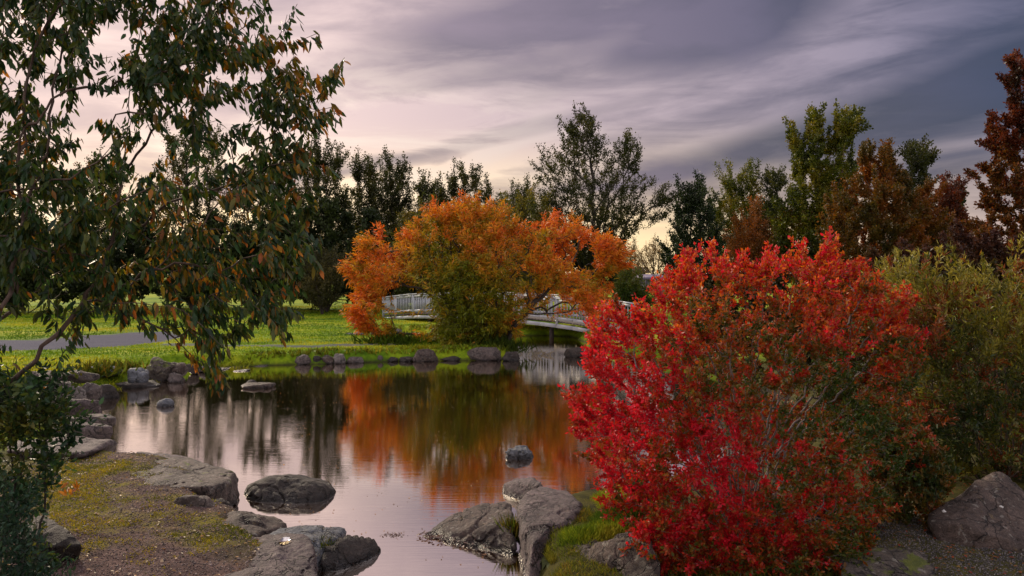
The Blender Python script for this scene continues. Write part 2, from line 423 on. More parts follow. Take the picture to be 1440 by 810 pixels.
# overhead and behind the camera the cloud deck is thin, pale and even
up = t.mr(Z, 0.40, 0.66)
back = t.mr(Y, 0.25, -0.35)
over = t.mix(t.mr(n3, 0.3, 0.7), (0.66,0.60,0.66), (0.98,0.89,0.94))
ub = t.m('MAXIMUM', up, t.m('MULTIPLY', back, t.mr(Z, 0.0, 0.2)))
cloud = t.mix(ub, cloud, over)
skyc = t.mix(1.0, sky.outputs[0], (0.10,0.10,0.10), 'MULTIPLY')
fin = t.mix(0.88, skyc, cloud)
fin = t.mix(t.mr(Z, -0.02, -0.06), fin, (0.05,0.045,0.035))
bg = t.n('ShaderNodeBackground', {'Color': fin, 'Strength': 1.0})
t.n('ShaderNodeOutputWorld', {'Surface': bg.outputs[0]})
sd = bpy.data.lights.new('sun', 'SUN'); sd.energy = 2.4; sd.angle = R_(10); sd.color = (1.0, 0.84, 0.62)
so = bpy.data.objects.new('sun', sd); COL.objects.link(so)
so.rotation_euler = (R_(90)-SUN_EL, 0, -SUN_AZ+math.pi)   # corrected below to aim along the azimuth
from mathutils import Vector
sv = Vector((math.sin(SUN_AZ)*math.cos(SUN_EL), math.cos(SUN_AZ)*math.cos(SUN_EL), math.sin(SUN_EL)))
so.rotation_euler = sv.to_track_quat('Z', 'Y').to_euler()
SC.view_settings.view_transform = 'Standard'; SC.view_settings.look = 'None'
SC.view_settings.exposure = 0.38; SC.view_settings.gamma = 1.0
SC.cycles.max_bounces = 6; SC.cycles.transmission_bounces = 3; SC.cycles.diffuse_bounces = 3; SC.cycles.glossy_bounces = 3
SC.cycles.use_denoising = True

# ================================================================== GROUND AND POND
POND_PX = [(400,1010),(425,880),(432,826),(428,800),(388,772),(336,740),(304,724),(286,710),(318,694),(262,674),(172,655),(158,625),(150,600),(138,572),
    (150,556),(186,547),(232,540),(262,529),(276,519),(330,520),(376,515),(430,513),(500,511),(600,508),(700,507),(728,503),(722,490),(690,483),
    (640,482),(560,480),(520,477),(526,470),(590,472),(640,475),(700,473),(770,472),(800,474),(815,480),(836,488),(856,500),(1000,520),(1100,560),(1130,600),
    (1080,668),(950,700),(850,716),(765,728),(738,737),(706,748),(735,770),(728,850),(735,1010)]
POND = np.array([G(x, y)[:2] for x, y in POND_PX])
def gp(lst, z=0.3): return np.array([G(x, y, z)[:2] for x, y in lst])
LAWN_PATH = gp([(-700,505),(80,492),(160,488),(225,481),(262,474),(240,467),(200,467),(160,469),(100,474),(40,478),(-700,484)])
THIN_PATH = gp([(230,482),(330,484.5),(420,485),(500,484),(570,483),(570,485.6),(500,487),(420,488),(330,487.4),(230,486)])
FORE_PATH = np.array([(-4.3,8.9),(-3.95,8.6),(-3.2,7.6),(-2.7,7.1),(-2.3,6.8),(-1.9,6.0),(-1.7,5.2),(-1.5,3.5),(-1.2,1.5),(1.0,1.2),(1.6,2.0),(1.9,3.4),(3.2,4.4),(6.5,4.8),(6.5,-4),(-3.4,-4),(-3.3,3),(-3.35,4.5),(-3.6,5.6),(-4.2,6.8),(-4.9,7.8)])
def signed(x, y, poly):
    d = poly_dist(x, y, poly); return np.where(in_poly(x, y, poly), -d, d)
def ground_h(x, y):
    p = np.stack([x, y, np.zeros_like(x)], 1)
    s = signed(x, y, POND)+fbm(p*1.3, 3, 5)*0.07
    land = 0.27+0.03*smooth(y, 3, 20)
    land = land+0.02*fbm(p*0.9, 3, 8)+0.012*fbm(p*4, 2, 9)
    land = land+smooth(y, 60, 400)*3.0*smooth(np.abs(x), 0, 60)
    land = land+smooth(np.minimum(x-1.15, 7.6-y), 0, 0.9)*smooth(y, 4.5, 6)*0.06
    slow = smooth(-x, 4.3, 5.2)*smooth(y, 9.2, 10.2)*(1-smooth(y, 19, 20))
    h = np.where(s > 0, smooth(s, -0.12, 0.42+slow*1.5-.1*(1-smooth(y, 8.4, 9.2)))*(land+0.12)-0.12, -0.12-0.45*smooth(-s, 0, 1.0))
    return h
def geo_axis(lo, hi, a, b, step, g=1.12):
    c = list(np.arange(a, b+1e-6, step)); s = step; x = b
    while x < hi: s *= g; x += s; c.append(x)
    s = step; x = a; f = []
    while x > lo: s *= g; x -= s; f.append(x)
    return np.array(f[::-1]+c)
gx = geo_axis(-900, 900, -9.5, 9.5, 0.075); gy = geo_axis(-60, 1800, 2.6, 31, 0.075)
XX, YY = np.meshgrid(gx, gy); gxv, gyv = XX.ravel(), YY.ravel()
gz = ground_h(gxv, gyv)
gpnt = np.stack([gxv, gyv, gz], 1)
nx, ny = len(gx), len(gy)
ii = (np.arange(ny-1)[:,None]*nx+np.arange(nx-1)[None]).ravel()
GF = np.stack([ii, ii+1, ii+nx+1, ii+nx], 1)
def msk(poly, w, nz=0.15, sc=2.5):
    s = signed(gxv, gyv, poly)+fbm(gpnt*np.array([sc, sc, 0]), 3, 31)*nz
    return 1-smooth(s, -w, w)
m_lp = np.maximum(msk(LAWN_PATH, 0.12, 0.06), msk(THIN_PATH, 0.12, 0.05)*0.8)
m_fp = msk(FORE_PATH, 0.25, 0.22)
fore = np.maximum(1-smooth(gyv, 8.6, 9.6), smooth(gxv, .5, 1.5)*(1-smooth(gyv, 17, 20)))
def moss_field(x, y):
    px = CX+x/y*F; py = HY+(CH-.27)/y*F
    return np.exp(-(((px-95)/80)**2+((py-705)/48)**2))*1.25, np.exp(-(((px-290)/85)**2+((py-750)/24)**2))*1.0+np.exp(-(((px-160)/85)**2+((py-660)/13)**2))*1.0+np.exp(-(((px-255)/60)**2+((py-672)/8)**2))*.7+np.exp(-(((px-250)/60)**2+((py-704)/7)**2))*.8+np.exp(-(((px-340)/40)**2+((py-742)/14)**2))*.7
yy_ = np.maximum(gyv, 2.0); mf = moss_field(gxv, yy_)
m_moss = smooth((mf[0]+mf[1])+.5*fbm(gpnt*np.array([3,3,0]), 4, 77), .25, .9)
m_old = smooth(fbm(gpnt*np.array([1.1,1.1,0]), 4, 77)+0.9*(1-smooth(np.abs(signed(gxv, gyv, FORE_PATH)), 0.0, 0.45))*(gxv < 0)-0.25, 0.0, 0.5)
gm, t = material('ground_cover')
pos = t.n('ShaderNodeNewGeometry').outputs['Position']
def at_(k): return t.n('ShaderNodeAttribute', attribute_name=k).outputs['Fac']
na = t.noise(pos, 0.35, 5.0, 0.6); nb = t.noise(pos, 6.0, 8.0, 0.7); nc = t.noise(pos, 55.0, 6.0, 0.75); nd_ = t.noise(pos, 1.6, 5.0, 0.6, 0.3)
grass = t.ramp(na, [(0.36, (0.085,0.17,0.010)), (0.5, (0.19,0.29,0.014)), (0.64, (0.38,0.38,0.025))])
grass = t.mix(0.85, grass, t.ramp(nb, [(0.3, (0.35,0.45,0.4)), (0.7, (1.35,1.2,1.0))]), 'MULTIPLY')
grass = t.mix(0.6, grass, t.ramp(nd_, [(0.35, (0.55,0.65,0.5)), (0.65, (1.3,1.15,1.1))]), 'MULTIPLY')
gravel_far = t.mix(0.8, (0.070,0.070,0.100), t.ramp(nc, [(0.3, (0.45,0.45,0.45)), (0.7, (1.5,1.5,1.5))]), 'MULTIPLY')
soil = t.ramp(nb, [(0.25, (0.035,0.021,0.018)), (0.5, (0.12,0.078,0.068)), (0.8, (0.24,0.16,0.13))])
soil = t.mix(0.85, soil, t.ramp(nc, [(0.32, (0.30,0.28,0.30)), (0.5, (0.9,0.88,0.9)), (0.70, (2.0,1.9,1.95))]), 'MULTIPLY')
mossc = t.mix(t.mr(nc, 0.35, 0.65), (0.07,0.075,0.008), (0.24,0.19,0.018))
darkg = t.mix(t.mr(nb, 0.3, 0.7), (0.03,0.03,0.012), (0.085,0.075,0.02))
base = t.mix(at_('fore'), grass, darkg)
base = t.mix(at_('farpath'), base, gravel_far)
base = t.mix(at_('forepath'), base, soil)
base = t.mix(t.m('MULTIPLY', at_('moss'), t.mr(nb, 0.38, 0.6)), base, mossc)
sz = t.n('ShaderNodeSeparateXYZ', {0: pos}).outputs[2]
base = t.mix(t.mr(t.m('ADD', sz, t.m('MULTIPLY', nb, 0.08)), 0.0, 0.17), (0.022,0.016,0.012), base)
hg = t.m('ADD', t.m('MULTIPLY', nc, 0.5), nb)
bp = t.n('ShaderNodeBump', {'Height': hg, 'Strength': 0.8, 'Distance': 0.03})
p_ = t.n('ShaderNodeBsdfPrincipled', {'Base Color': base, 'Roughness': 0.85, 'Normal': bp.outputs[0], 'Specular IOR Level': 0.06})
t.n('ShaderNodeOutputMaterial', {'Surface': p_.outputs[0]})
g = mesh_np('ground', gpnt, [GF], gm, None, smooth_=True, attrs={'farpath': m_lp, 'forepath': m_fp*fore, 'fore': fore, 'moss': np.clip(m_moss, 0, 1)*fore})
tag(g, 'green lawn, gravel paths and dark pond banks', 'ground', kind='structure')

wm, t = material('pond_water')
pos = t.n('ShaderNodeNewGeometry').outputs['Position']
mp = t.n('ShaderNodeMapping', {'Vector': pos, 'Scale': (0.45, 9.0, 1)}).outputs[0]
r1 = t.noise(mp, 3.0, 3.0, 0.5, 0.3); r2 = t.noise(mp, 9.0, 3.0, 0.55); r3 = t.noise(pos, 0.55, 2.0, 0.5)
calm = t.mr(r3, 0.35, 0.65, 0.35, 1.0)
hh = t.m('MULTIPLY', t.m('ADD', t.m('MULTIPLY', r1, 1.0), t.m('MULTIPLY', r2, 0.18)), calm)
bp = t.n('ShaderNodeBump', {'Height': hh, 'Strength': 1.0, 'Distance': 0.0009})
gl = t.n('ShaderNodeBsdfGlossy', {'Color': (0.95,0.89,0.83,1), 'Roughness': 0.006, 'Normal': bp.outputs[0]})
df = t.n('ShaderNodeBsdfDiffuse', {'Color': (0.035,0.016,0.006,1)})
fr = t.n('ShaderNodeFresnel', {'IOR': 2.6, 'Normal': bp.outputs[0]})
mx = t.n('ShaderNodeMixShader', {0: t.mr(fr.outputs[0], 0.15, 0.6, 0.75, 0.98, 'LINEAR'), 1: df.outputs[0], 2: gl.outputs[0]})
t.n('ShaderNodeOutputMaterial', {'Surface': mx.outputs[0]})
wv = np.array([(-14,0.5,0),(16,0.5,0),(16,50,0),(-14,50,0)], float)
wo = mesh_np('water', wv, [np.array([[0,1,2,3]])], wm)
tag(wo, 'still pond water mirroring the sky and autumn trees', 'water', kind='structure')

# ================================================================== ROCKS
ROCK = {'grey': rock_material('rock_grey', (0.030,0.022,0.020), (0.135,0.105,0.095)),
        'purple': rock_material('rock_purple_grey', (0.036,0.024,0.025), (0.155,0.115,0.112), lichen=0.15),
        'dark': rock_material('rock_dark', (0.013,0.0095,0.008), (0.058,0.044,0.036), lichen=0.12),
        'brown': rock_material('rock_brown', (0.028,0.019,0.016), (0.12,0.083,0.066)),
        'mossy': rock_material('rock_mossy', (0.028,0.022,0.019), (0.125,0.098,0.078), moss=0.9),
        'midmoss': rock_material('rock_some_moss', (0.032,0.023,0.020), (0.145,0.108,0.090), moss=0.45),
        'blue': rock_material('rock_blue_grey', (0.034,0.036,0.043), (0.155,0.165,0.185), lichen=0.5),
        'pale': rock_material('rock_pale', (0.07,0.06,0.057), (0.23,0.20,0.185), lichen=0.2)}
def ico(sub):
    bm = bmesh.new(); bmesh.ops.create_icosphere(bm, subdivisions=sub, radius=1.0)
    v = np.array([q.co[:] for q in bm.verts]); f = np.array([[q.index for q in k.verts] for k in bm.faces]); bm.free(); return v, f
ICO = {k: ico(k) for k in (2, 3, 4, 5, 6)}
def hull_planes(pts):
    bm = bmesh.new()
    for q in pts: bm.verts.new([float(c) for c in q])
    bmesh.ops.convex_hull(bm, input=bm.verts[:])
    bm.normal_update(); pl = []
    for f in bm.faces:
        n = np.array(f.normal[:])
        if np.linalg.norm(n) > .5: pl.append((n, float(n@np.array(f.verts[0].co[:]))))
    bm.free(); return pl
def rock_surface(planes, sub, scale, pw):
    v, f = ICO[sub]; d = v*scale; d = d/np.linalg.norm(d, axis=1)[:,None]
    s = np.zeros(len(d))
    for n, k in planes: s += np.maximum(d@n/max(k, 1e-3), 0)**pw
    r = s**(-1/pw)
    return d*r[:,None], f
def roughen(V, c, size, seed, amp):
    d = V-c; q = V*(2.2/size)
    n = d/(np.linalg.norm(d, axis=1)[:,None]+1e-9)
    a = fbm(q, 5, seed, 0.55)
    ridge = 1-np.abs(fbm(q*0.8+7, 3, seed+5))        # creases
    cr = smooth(ridge, 0.93, 1.0)
    strata = vnoise(V*np.array([0.8, 0.8, 9])/size+3, seed+9)
    return V+n*((a*0.062-cr*0.05+strata*0.02+fbm(q*5,3,seed+21)*.012)*size*amp)[:,None]
def hull_rock(name, pts, tone, label, cat='rock', group=None, sub=5, amp=1.0, pw=22, seed=1):
    pts = np.array(pts, float); lo, hi = pts.min(0), pts.max(0); c = (lo+hi)/2*0.3+pts.mean(0)*0.7
    pl = hull_planes(pts-c)
    r_ = np.random.default_rng(seed+500); q_ = pts-c
    for _ in range(34):                                              # chips and cleaved faces
        n_ = r_.normal(0, 1, 3)/((hi-lo)+.05); n_ /= np.linalg.norm(n_); pl.append((n_, float((q_@n_).max())*r_.uniform(.88, .99)))
    V, f = rock_surface(pl, sub, (hi-lo)/2, pw*1.6)
    size = float(np.prod(np.maximum(hi-lo, 0.1))**(1/3))
    V = roughen(V+c, c, size, seed, amp)
    o = mesh_np(name, V, [f], ROCK[tone], None, smooth_=True)
    return tag(o, label, cat, group)
def blob_rock(name, c, dims, rz, tone, label, seed, cat='rock', group=None, sub=4, flat=False, amp=1.0, pw=34):
    r = np.random.default_rng(seed); pl = []
    for k in range(24):
        n = r.normal(0, 1, 3); n /= np.linalg.norm(n); pl.append((n, r.uniform(0.70, 1.0)))
    pl.append((np.array([r.uniform(-.15,.15), r.uniform(-.15,.15), 1.0]), 0.62 if flat else 0.92)); pl.append((np.array([0,0,-1.0]), 0.9))
    for a in (0, 90, 180, 270): pl.append((np.array([math.cos(R_(a)), math.sin(R_(a)), 0]), 0.95))
    V, f = rock_surface(pl, sub, np.ones(3), pw)
    lo, hi = V.min(0), V.max(0); V = (V-(lo+hi)/2)/((hi-lo)/2)
    V = V*np.array(dims)/2; cs, sn = math.cos(rz), math.sin(rz)
    V = np.stack([V[:,0]*cs-V[:,1]*sn, V[:,0]*sn+V[:,1]*cs, V[:,2]], 1)+np.array(c)
    V = roughen(V, np.array(c), float(np.prod(dims)**(1/3)), seed, amp)
    o = mesh_np(name, V, [f], ROCK[tone], None, smooth_=True)
    return tag(o, label, cat, group)
def stone(x0, x1, yt, yb, zb, tone, label, seed, flat=None, group=None, name='rock', rz=0.0, sub=4, cat='rock', amp=1.0, sink=0.35):
    """a stone seen between photo columns x0..x1, its top at row yt and its foot at row yb on height zb;
       flat: its own height in metres when one sees its top face"""
    D0 = F*(CH-zb)/(yb-HY)
    if flat is not None: D1 = max(F*(CH-zb-flat)/(yt-HY), D0+0.15); top = zb+flat
    else:
        D1 = D0+0.75*(x1-x0)/F*D0; top = CH-(yt-HY)/F*(D0+D1)/2
    Dm = (D0+D1)/2; wd = (x1-x0)/F*Dm; hgt = max(top-zb, 0.04); low = zb-max(hgt*sink, 0.06)
    rz = rz or (seed*0.37%0.7)-.35
    return blob_rock(name, ((((x0+x1)/2)-CX)/F*Dm, Dm, (top+low)/2), (wd, D1-D0, top-low), rz, tone, label, seed, cat, group, sub, flat is not None, amp)

# ---- the left bank, from the water's edge towards the far shore
def HP(*l): return [P(*q) for q in l]
def _G(px, py, z=0.0):      # points below the water stand straight under the water line
    if z >= 0: return Gw(px, py, z)
    q = Gw(px, py, 0.0); q = q*np.array([1, 1, 0])*(1-.03); q[2] = z; return q
Gw = G
G = _G
hull_rock('rock_slab', [G(168,672,.27),G(184,686,.27),G(240,683,.30),G(305,684,.30),G(336,680,.2),G(332,662,.24),G(290,648,.26),G(262,640,.26),G(225,640,.27),G(200,655,.27),
    G(186,690,.2),G(215,703,.1),G(275,708,.0),G(325,704,-.02),G(339,690,0),G(275,712,-.25),G(335,700,-.25),G(186,700,0.0),G(230,650,-.1)],
    'midmoss', 'broad flat slab with a dark front edge reaching into the pond beside the gravel path', 'rock', sub=6, amp=.7, pw=30, seed=3)
hull_rock('rock_slab', [G(172,646,.2),G(200,655,.26),G(268,646,.26),G(262,640,.26),G(215,634,.29),G(190,634,.27),G(170,655,.1),G(268,660,0),G(220,665,0)],
    'purple', 'low purplish slab tucked behind the broad flat slab by the water', 'rock', seed=4, amp=.8)
hull_rock('rock_step', [G(10,632,.36),G(60,637,.36),G(122,638,.36),G(165,620,.33),G(160,616,.35),G(100,614,.36),G(10,618,.36),
    G(20,650,.2),G(90,655,.1),G(136,652,.03),G(162,634,0),G(90,660,-.1)], 'purple', 'large angular step slab with a dark sloping front, beside the gravel path on the left', 'rock', sub=6, amp=.6, pw=36, seed=5)
stone(66,164,598,618,.12,'purple','thin layered step slab directly above the large angular step slab',6,flat=.2,amp=.6)
stone(84,159,582,604,.12,'grey','stepping slab with a green strip of moss on its near edge',7,flat=.18,amp=.7)
stone(76,146,562,586,.12,'purple','pitted purplish shore boulder in the middle of the left step stones',8,flat=.25)
stone(68,120,546,568,.15,'pale','pale blocky stone behind the pitted purplish shore boulder',9,flat=.3)
stone(20,80,556,590,.2,'grey','grey stone half hidden behind the leaves of the left shrub',10,flat=.25)
stone(110,141,538,560,.1,'grey','rounded grey-brown stone at the bend of the left shore',11)
stone(76,112,535,552,.2,'grey','cracked grey stone above the pale blocky stone',12)
stone(88,136,520,536,.25,'grey','low jagged grey stone at the lawn edge on the far left',13)
stone(40,92,522,540,.25,'purple','purplish stone on the lawn edge behind hanging leaves at far left',14)
stone(134,166,541,561,.0,'dark','dark wedge stone with a pale edge lying in the corner of the pond',15)
stone(126,176,512,528,.2,'blue','long slanting blue-grey stone with grass growing below it',16)
stone(166,222,534,546,.0,'dark','thin dark slab dipping into the water below the lawn',17,flat=.08)
stone(180,208,518,537,.1,'blue','block-shaped grey-green stone left of the biggest shore boulder',18)
stone(203,246,503,532,.08,'mossy','biggest rounded mossy-brown boulder on the far left shore',19,sub=5)
stone(236,263,509,528,.12,'brown','brown boulder leaning against the right side of the biggest shore boulder',20)
stone(207,239,522,537,.0,'mossy','low green-tinged stone at the foot of the biggest shore boulder',21)
stone(236,259,525,540,-.02,'grey','small smooth egg-shaped stone at the waterline below the shore boulders',22)
stone(262,282,511,524,.05,'dark','dark stone at the right end of the boulder cluster',23)
stone(280,298,514,523,.02,'grey','small grey stone beside the dark one where the shore turns right',24)
for k,(a,b,c,d) in enumerate([(318,340,513,518),(338,358,508,515),(352,378,510,516),(330,350,518,523),(300,322,516,521)]):
    stone(a,b,c,d,.0,'pale','pale flat stone lying along the waterline of the far lawn',30+k,flat=.03,group='pale flat stones at the far waterline',name='flat_stone',sub=3)
stone(218,245,561,575,-.03,'blue','small bluish-white rock pair poking from the water off the left shore',40,sub=5)
stone(342,386,538,548,-.02,'brown','flat reddish-brown rock just breaking the water under the drooping branch tips',41,sub=4)
stone(345,362,534,545,-.02,'dark','small rusty lump on the flat rock in the water near the far lawn',42,sub=3,name='stone')
# ---- rocks standing in the pond
hull_rock('rock', [G(*q) for q in ((338,696,.0),(348,703,.0),(375,707,0),(405,708,0),(440,706,0),(468,699,0),(477,690,.03),(348,684,.12),(380,671,.19),(405,669,.21),(438,672,.20),(462,680,.14),(474,687,.07),
    (338,696,-.25),(375,709,-.25),(440,708,-.25),(477,692,-.25))]+[P(352,682,8.5)*np.array([1,1,.2]),P(385,669,8.6),P(440,671,8.6),P(470,680,8.5)*np.array([1,1,.2]),P(400,690,8.8)*np.array([1,1,0])],
    'dark', 'long low whaleback boulder standing alone in the water with a dark mirror image', 'boulder', sub=6, amp=.6, pw=16, seed=50)
stone(710,751,628,650,-.03,'blue','blue-grey rock alone in the water near the middle of the pond',51,sub=5)
stone(548,579,671,677,-.03,'dark','tiny dark stone barely showing above the pond surface',52,sub=3,name='stone')
# ---- foreground left rocks
stone(282,327,703,735,.08,'dark','small dark rounded rock at the inlet beside the broad flat slab',60,sub=5)
stone(240,305,703,730,.18,'midmoss','low pebbly brown rock between the gravel path and the small inlet',61,flat=.17)
def HG(*l): return [G(*q) for q in l]
hull_rock('rock', HG((305,722,.2),(352,714,.26),(376,722,.24),(410,740,.17),(402,748,.14),(345,754,.25),(300,742,.26),(320,735,-.1),(410,752,-.2),(345,765,0)),
    'brown', 'brown sloping rock with a small fallen orange leaf on its near side', 'rock', sub=5, amp=.8, seed=62)
hull_rock('rock', HG((380,742,.2),(420,735,.21),(485,738,.12),(491,746,.06),(480,752,.0),(440,790,.12),(395,775,.22),(365,755,.23),(485,756,-.2),(440,800,-.2),(380,780,0)),
    'blue', 'grey ridge rock behind the puddle rock, its top falling to the water', 'rock', sub=5, amp=.9, seed=63)
hull_rock('rock', HG((450,768,.15),(480,756,.17),(505,749,.17),(522,748,.15),(531,757,.1),(538,770,.02),(520,783,0),(490,796,0),(446,800,0),(538,775,-.25),(490,810,-.25),(450,810,-.25)),
    'dark', 'dark pointed rock reaching farthest into the water from the left bank', 'rock', sub=5, amp=.9, seed=64)
hull_rock('rock', HG((332,762,.24),(375,748,.25),(430,752,.27),(442,768,.27),(449,812,.22),(442,835,.1),(380,812,.29),(325,800,.26),(318,780,.24),(449,840,-.2),(330,860,0)),
    'purple', 'wide pitted rock holding a bright little puddle on its top', 'rock', sub=6, amp=1.0, pw=20, seed=65)
hull_rock('rock', HG((300,812,.25),(350,796,.33),(400,787,.36),(425,793,.35),(448,813,.29),(452,880,.1),(300,920,.2),(460,900,-.1)),
    'purple', 'smooth rock at the very bottom of the view in front of the puddle rock', 'rock', sub=6, amp=.7, seed=66)
hull_rock('rock', HG((36,730,.46),(62,722,.52),(100,751,.46),(116,768,.40),(112,790,.25),(80,805,.2),(20,800,.22),(20,760,.45),(60,770,.42)),
    'dark', 'dark tilted rock with a mossy edge beside the low shrub at lower left', 'rock', sub=5, amp=.7, seed=67)
stone(62,92,782,830,.15,'dark','dark stone under the lowest leaves in the bottom left corner',68)
# puddle held by the rock
pm = bpy.data.materials.new('puddle'); pm.use_nodes = True; tt = NT(pm.node_tree)
gg = tt.n('ShaderNodeBsdfPrincipled', {'Base Color': (0.05,0.04,0.04,1), 'Roughness': 0.04, 'Specular IOR Level': 1.0, 'Metallic': 0.0, 'IOR': 1.8}); tt.n('ShaderNodeOutputMaterial', {'Surface': gg.outputs[0]})
# ---- right-hand point of rocks
hull_rock('rock', HG((705,681,.06),(712,676,.12),(738,667,.2),(752,669,.2),(765,682,.2),(735,695,.0),(718,690,.0),(706,690,-.2),(765,700,-.2),(735,700,-.2)),
    'purple', 'small arrow-shaped rock at the far tip of the rocky point', 'rock', sub=5, amp=.6, seed=70)
hull_rock('rock', HG((726,704,.31),(735,691,.33),(768,679,.33),(800,689,.34),(816,699,.34),(822,710,.33),(808,722,.34),(770,738,.34),(750,762,.30),
    (727,768,.0),(738,815,-.0),(770,815,0),(738,830,-.25),(775,830,-.25),(728,775,-.25),(815,760,.0),(745,790,.2)),
    'purple', 'tall split-faced rock with a flat tilted top, biggest of the rocky point', 'rock', sub=6, amp=.7, pw=30, seed=71)
hull_rock('rock', HG((590,752,.0),(620,757,0),(660,761,0),(700,771,0),(726,776,0),(604,742,.04),(650,719,.13),(700,704,.21),(725,699,.23),(728,735,.20),(690,745,.10),(594,756,-.15),(650,770,-.3),(725,790,-.3),(700,712,-.3)),
    'brown', 'low wedge rock tapering left into the water with leaf litter along its edge', 'rock', sub=6, amp=.8, pw=24, seed=72)
hull_rock('rock', HG((768,768,.2),(800,759,.29),(845,759,.32),(860,775,.32),(753,786,.05),(835,800,.3),(790,815,.17),(758,815,0),(760,830,-.2),(850,860,0)),
    'grey', 'grey round-shouldered rock below the grass cushion near the bottom edge', 'rock', sub=6, amp=.8, pw=16, seed=73)
hull_rock('rock', HG((800,812,.1),(830,785,.3),(858,748,.5),(880,738,.55),(905,740,.55),(935,770,.5),(935,860,.2),(850,860,.1),(830,840,-.1)),
    'brown', 'steep leaning brown rock partly under the left side of the red bush', 'rock', sub=6, amp=.9, pw=24, seed=74)
bo = hull_rock('boulder', HP((1298,727,5.85),(1302,738,5.75),(1330,709,5.95),(1380,680,6.1),(1402,659,6.2),(1413,668,6.15),(1436,700,6.0),(1475,722,5.9),(1490,755,5.7),(1480,776,5.6),(1345,700,6.3),(1420,690,6.5),(1355,738,5.62))
    +HG((1318,764,.3),(1345,774,.28),(1400,779,.28),(1480,782,.28),(1330,785,.15),(1480,795,.15)), 'brown', 'big pyramid-shaped boulder with white lichen spots at the right edge', 'boulder', sub=6, amp=.65, pw=34, seed=75)
hull_rock('rock', HG((1180,790,.4),(1200,769,.42),(1260,762,.43),(1300,770,.43),(1325,800,.36),(1330,850,.25),(1180,860,.25)),
    'mossy', 'low dark rock with bright moss cushions below the right side of the red bush', 'rock', sub=6, amp=1.0, seed=76)
# ---- stones along the far shore
far = [(414,438,499,513,'grey','square grey stone starting the row at the far waterline'),
 (440,452,500,512,'dark','narrow dark upright stone second in the far shore row'),
 (453,469,499,512,'brown','brown rounded stone third in the far shore row'),
 (469,487,497,512,'pale','pale tall stone fourth in the far shore row'),
 (486,511,501,511,'grey','low flat grey stone fifth in the far shore row'),
 (528,541,500,509,'grey','small grey stone standing apart midway along the far shore'),
 (545,560,502,509,'dark','low dark stone left of the triangular far shore rock'),
 (511,529,503,509,'dark','flat dark stone almost under the far bank grass'),
 (562,582,501,509,'dark','dark flat stone touching the left side of the triangular far shore rock'),
 (581,616,492,509,'brown','brownish triangular rock below the left side of the orange willow'),
 (618,650,500,508,'dark','low dark stone between the two triangular rocks under the orange willow'),
 (657,706,487,508,'grey','largest grey triangular rock at the foot of the orange willow'),
 (706,730,494,508,'dark','dark rock right beside the willow trunk at the water'),
 (792,822,488,503,'dark','dark rock below the bridge pier on the right'),
 (820,850,492,508,'dark','dark rock at the waterline where the red leaves begin')]
for k,(a,b,c,d,tn,lb) in enumerate(far): stone(a,b,c,d,.0,tn,lb,90+k,sub=4)
st = [(452,466,472,480,'grey'),(466,484,471,480,'grey'),(484,497,468,478,'blue'),(495,512,466,478,'pale'),(510,522,463,474,'grey'),(520,536,466,478,'dark'),(536,552,468,480,'dark'),(550,566,462,474,'grey')]
nm = ['leftmost small grey stone of the stream edge beyond the lawn strip','second small grey stone of the stream edge beyond the lawn strip','bluish stone third from the left at the stream edge','palest stone of the stream edge left of the bridge','grey stone right after the palest one at the stream edge','dark stone under the left tips of the orange willow','dark stone under the bridge end behind orange leaves','grey stone right below the left end of the white bridge']
for k,((a,b,c,d,tn),lb) in enumerate(zip(st, nm)): stone(a,b,c,d,.12,tn,lb,120+k,sub=3)
stone(500,516,436,441,.3,'brown','flat brown stone lying far back on the lawn near the trees',140,sub=3,flat=.15)

G = Gw
# ================================================================== BRIDGE
WHITE = plain('white_paint', (0.43,0.45,0.49), 0.45, 0.12, 5.0)
DECK = plain('weathered_deck', (0.16,0.13,0.12), 0.8, 0.4, 9.0)
cl = [(558,37.2),(578,35.6),(600,34.4),(640,33.0),(690,31.6),(740,30.2),(790,29.0),(840,27.8),(880,26.8)]
cen = []
n_ = len(cl)
for k,(px,D) in enumerate(cl):
    s = k/(n_-1); cen.append(np.array([(px-CX)/F*D, D+0.75, 0.42+0.32*math.sin(math.pi*s)]))
def resample(pts, step):
    pts = np.array(pts); d = np.concatenate([[0], np.cumsum(np.linalg.norm(np.diff(pts, axis=0), axis=1))])
    m = int(d[-1]/step); q = np.linspace(0, d[-1], m+1); return np.stack([np.interp(q, d, pts[:,i]) for i in range(3)], 1)
def side(pts, off):
    pts = np.array(pts); tg = np.gradient(pts, axis=0); nr = np.stack([-tg[:,1], tg[:,0], 0*tg[:,0]], 1); nr /= np.linalg.norm(nr, axis=1)[:,None]
    return pts+nr*off
br = empty('footbridge', (cen[4][0], cen[4][1], 0.0), 'long low white wooden footbridge with slatted railings behind the orange willow', 'bridge')
c2 = resample(cen, 0.16); L, Rr = side(c2, -0.75), side(c2, 0.75)
mb = MB()
for k in range(len(c2)-1): 
    a, b, c, d = Rr[k]*.06+Rr[k+1]*.94, Rr[k], L[k], L[k]*.06+L[k+1]*.94
    lo = np.array([0,0,-.05]); mb.hexa([d+lo, c+lo, b+lo, a+lo, d, c, b, a])
mb.build('deck', DECK, br)
c3 = resample(cen, 0.8)
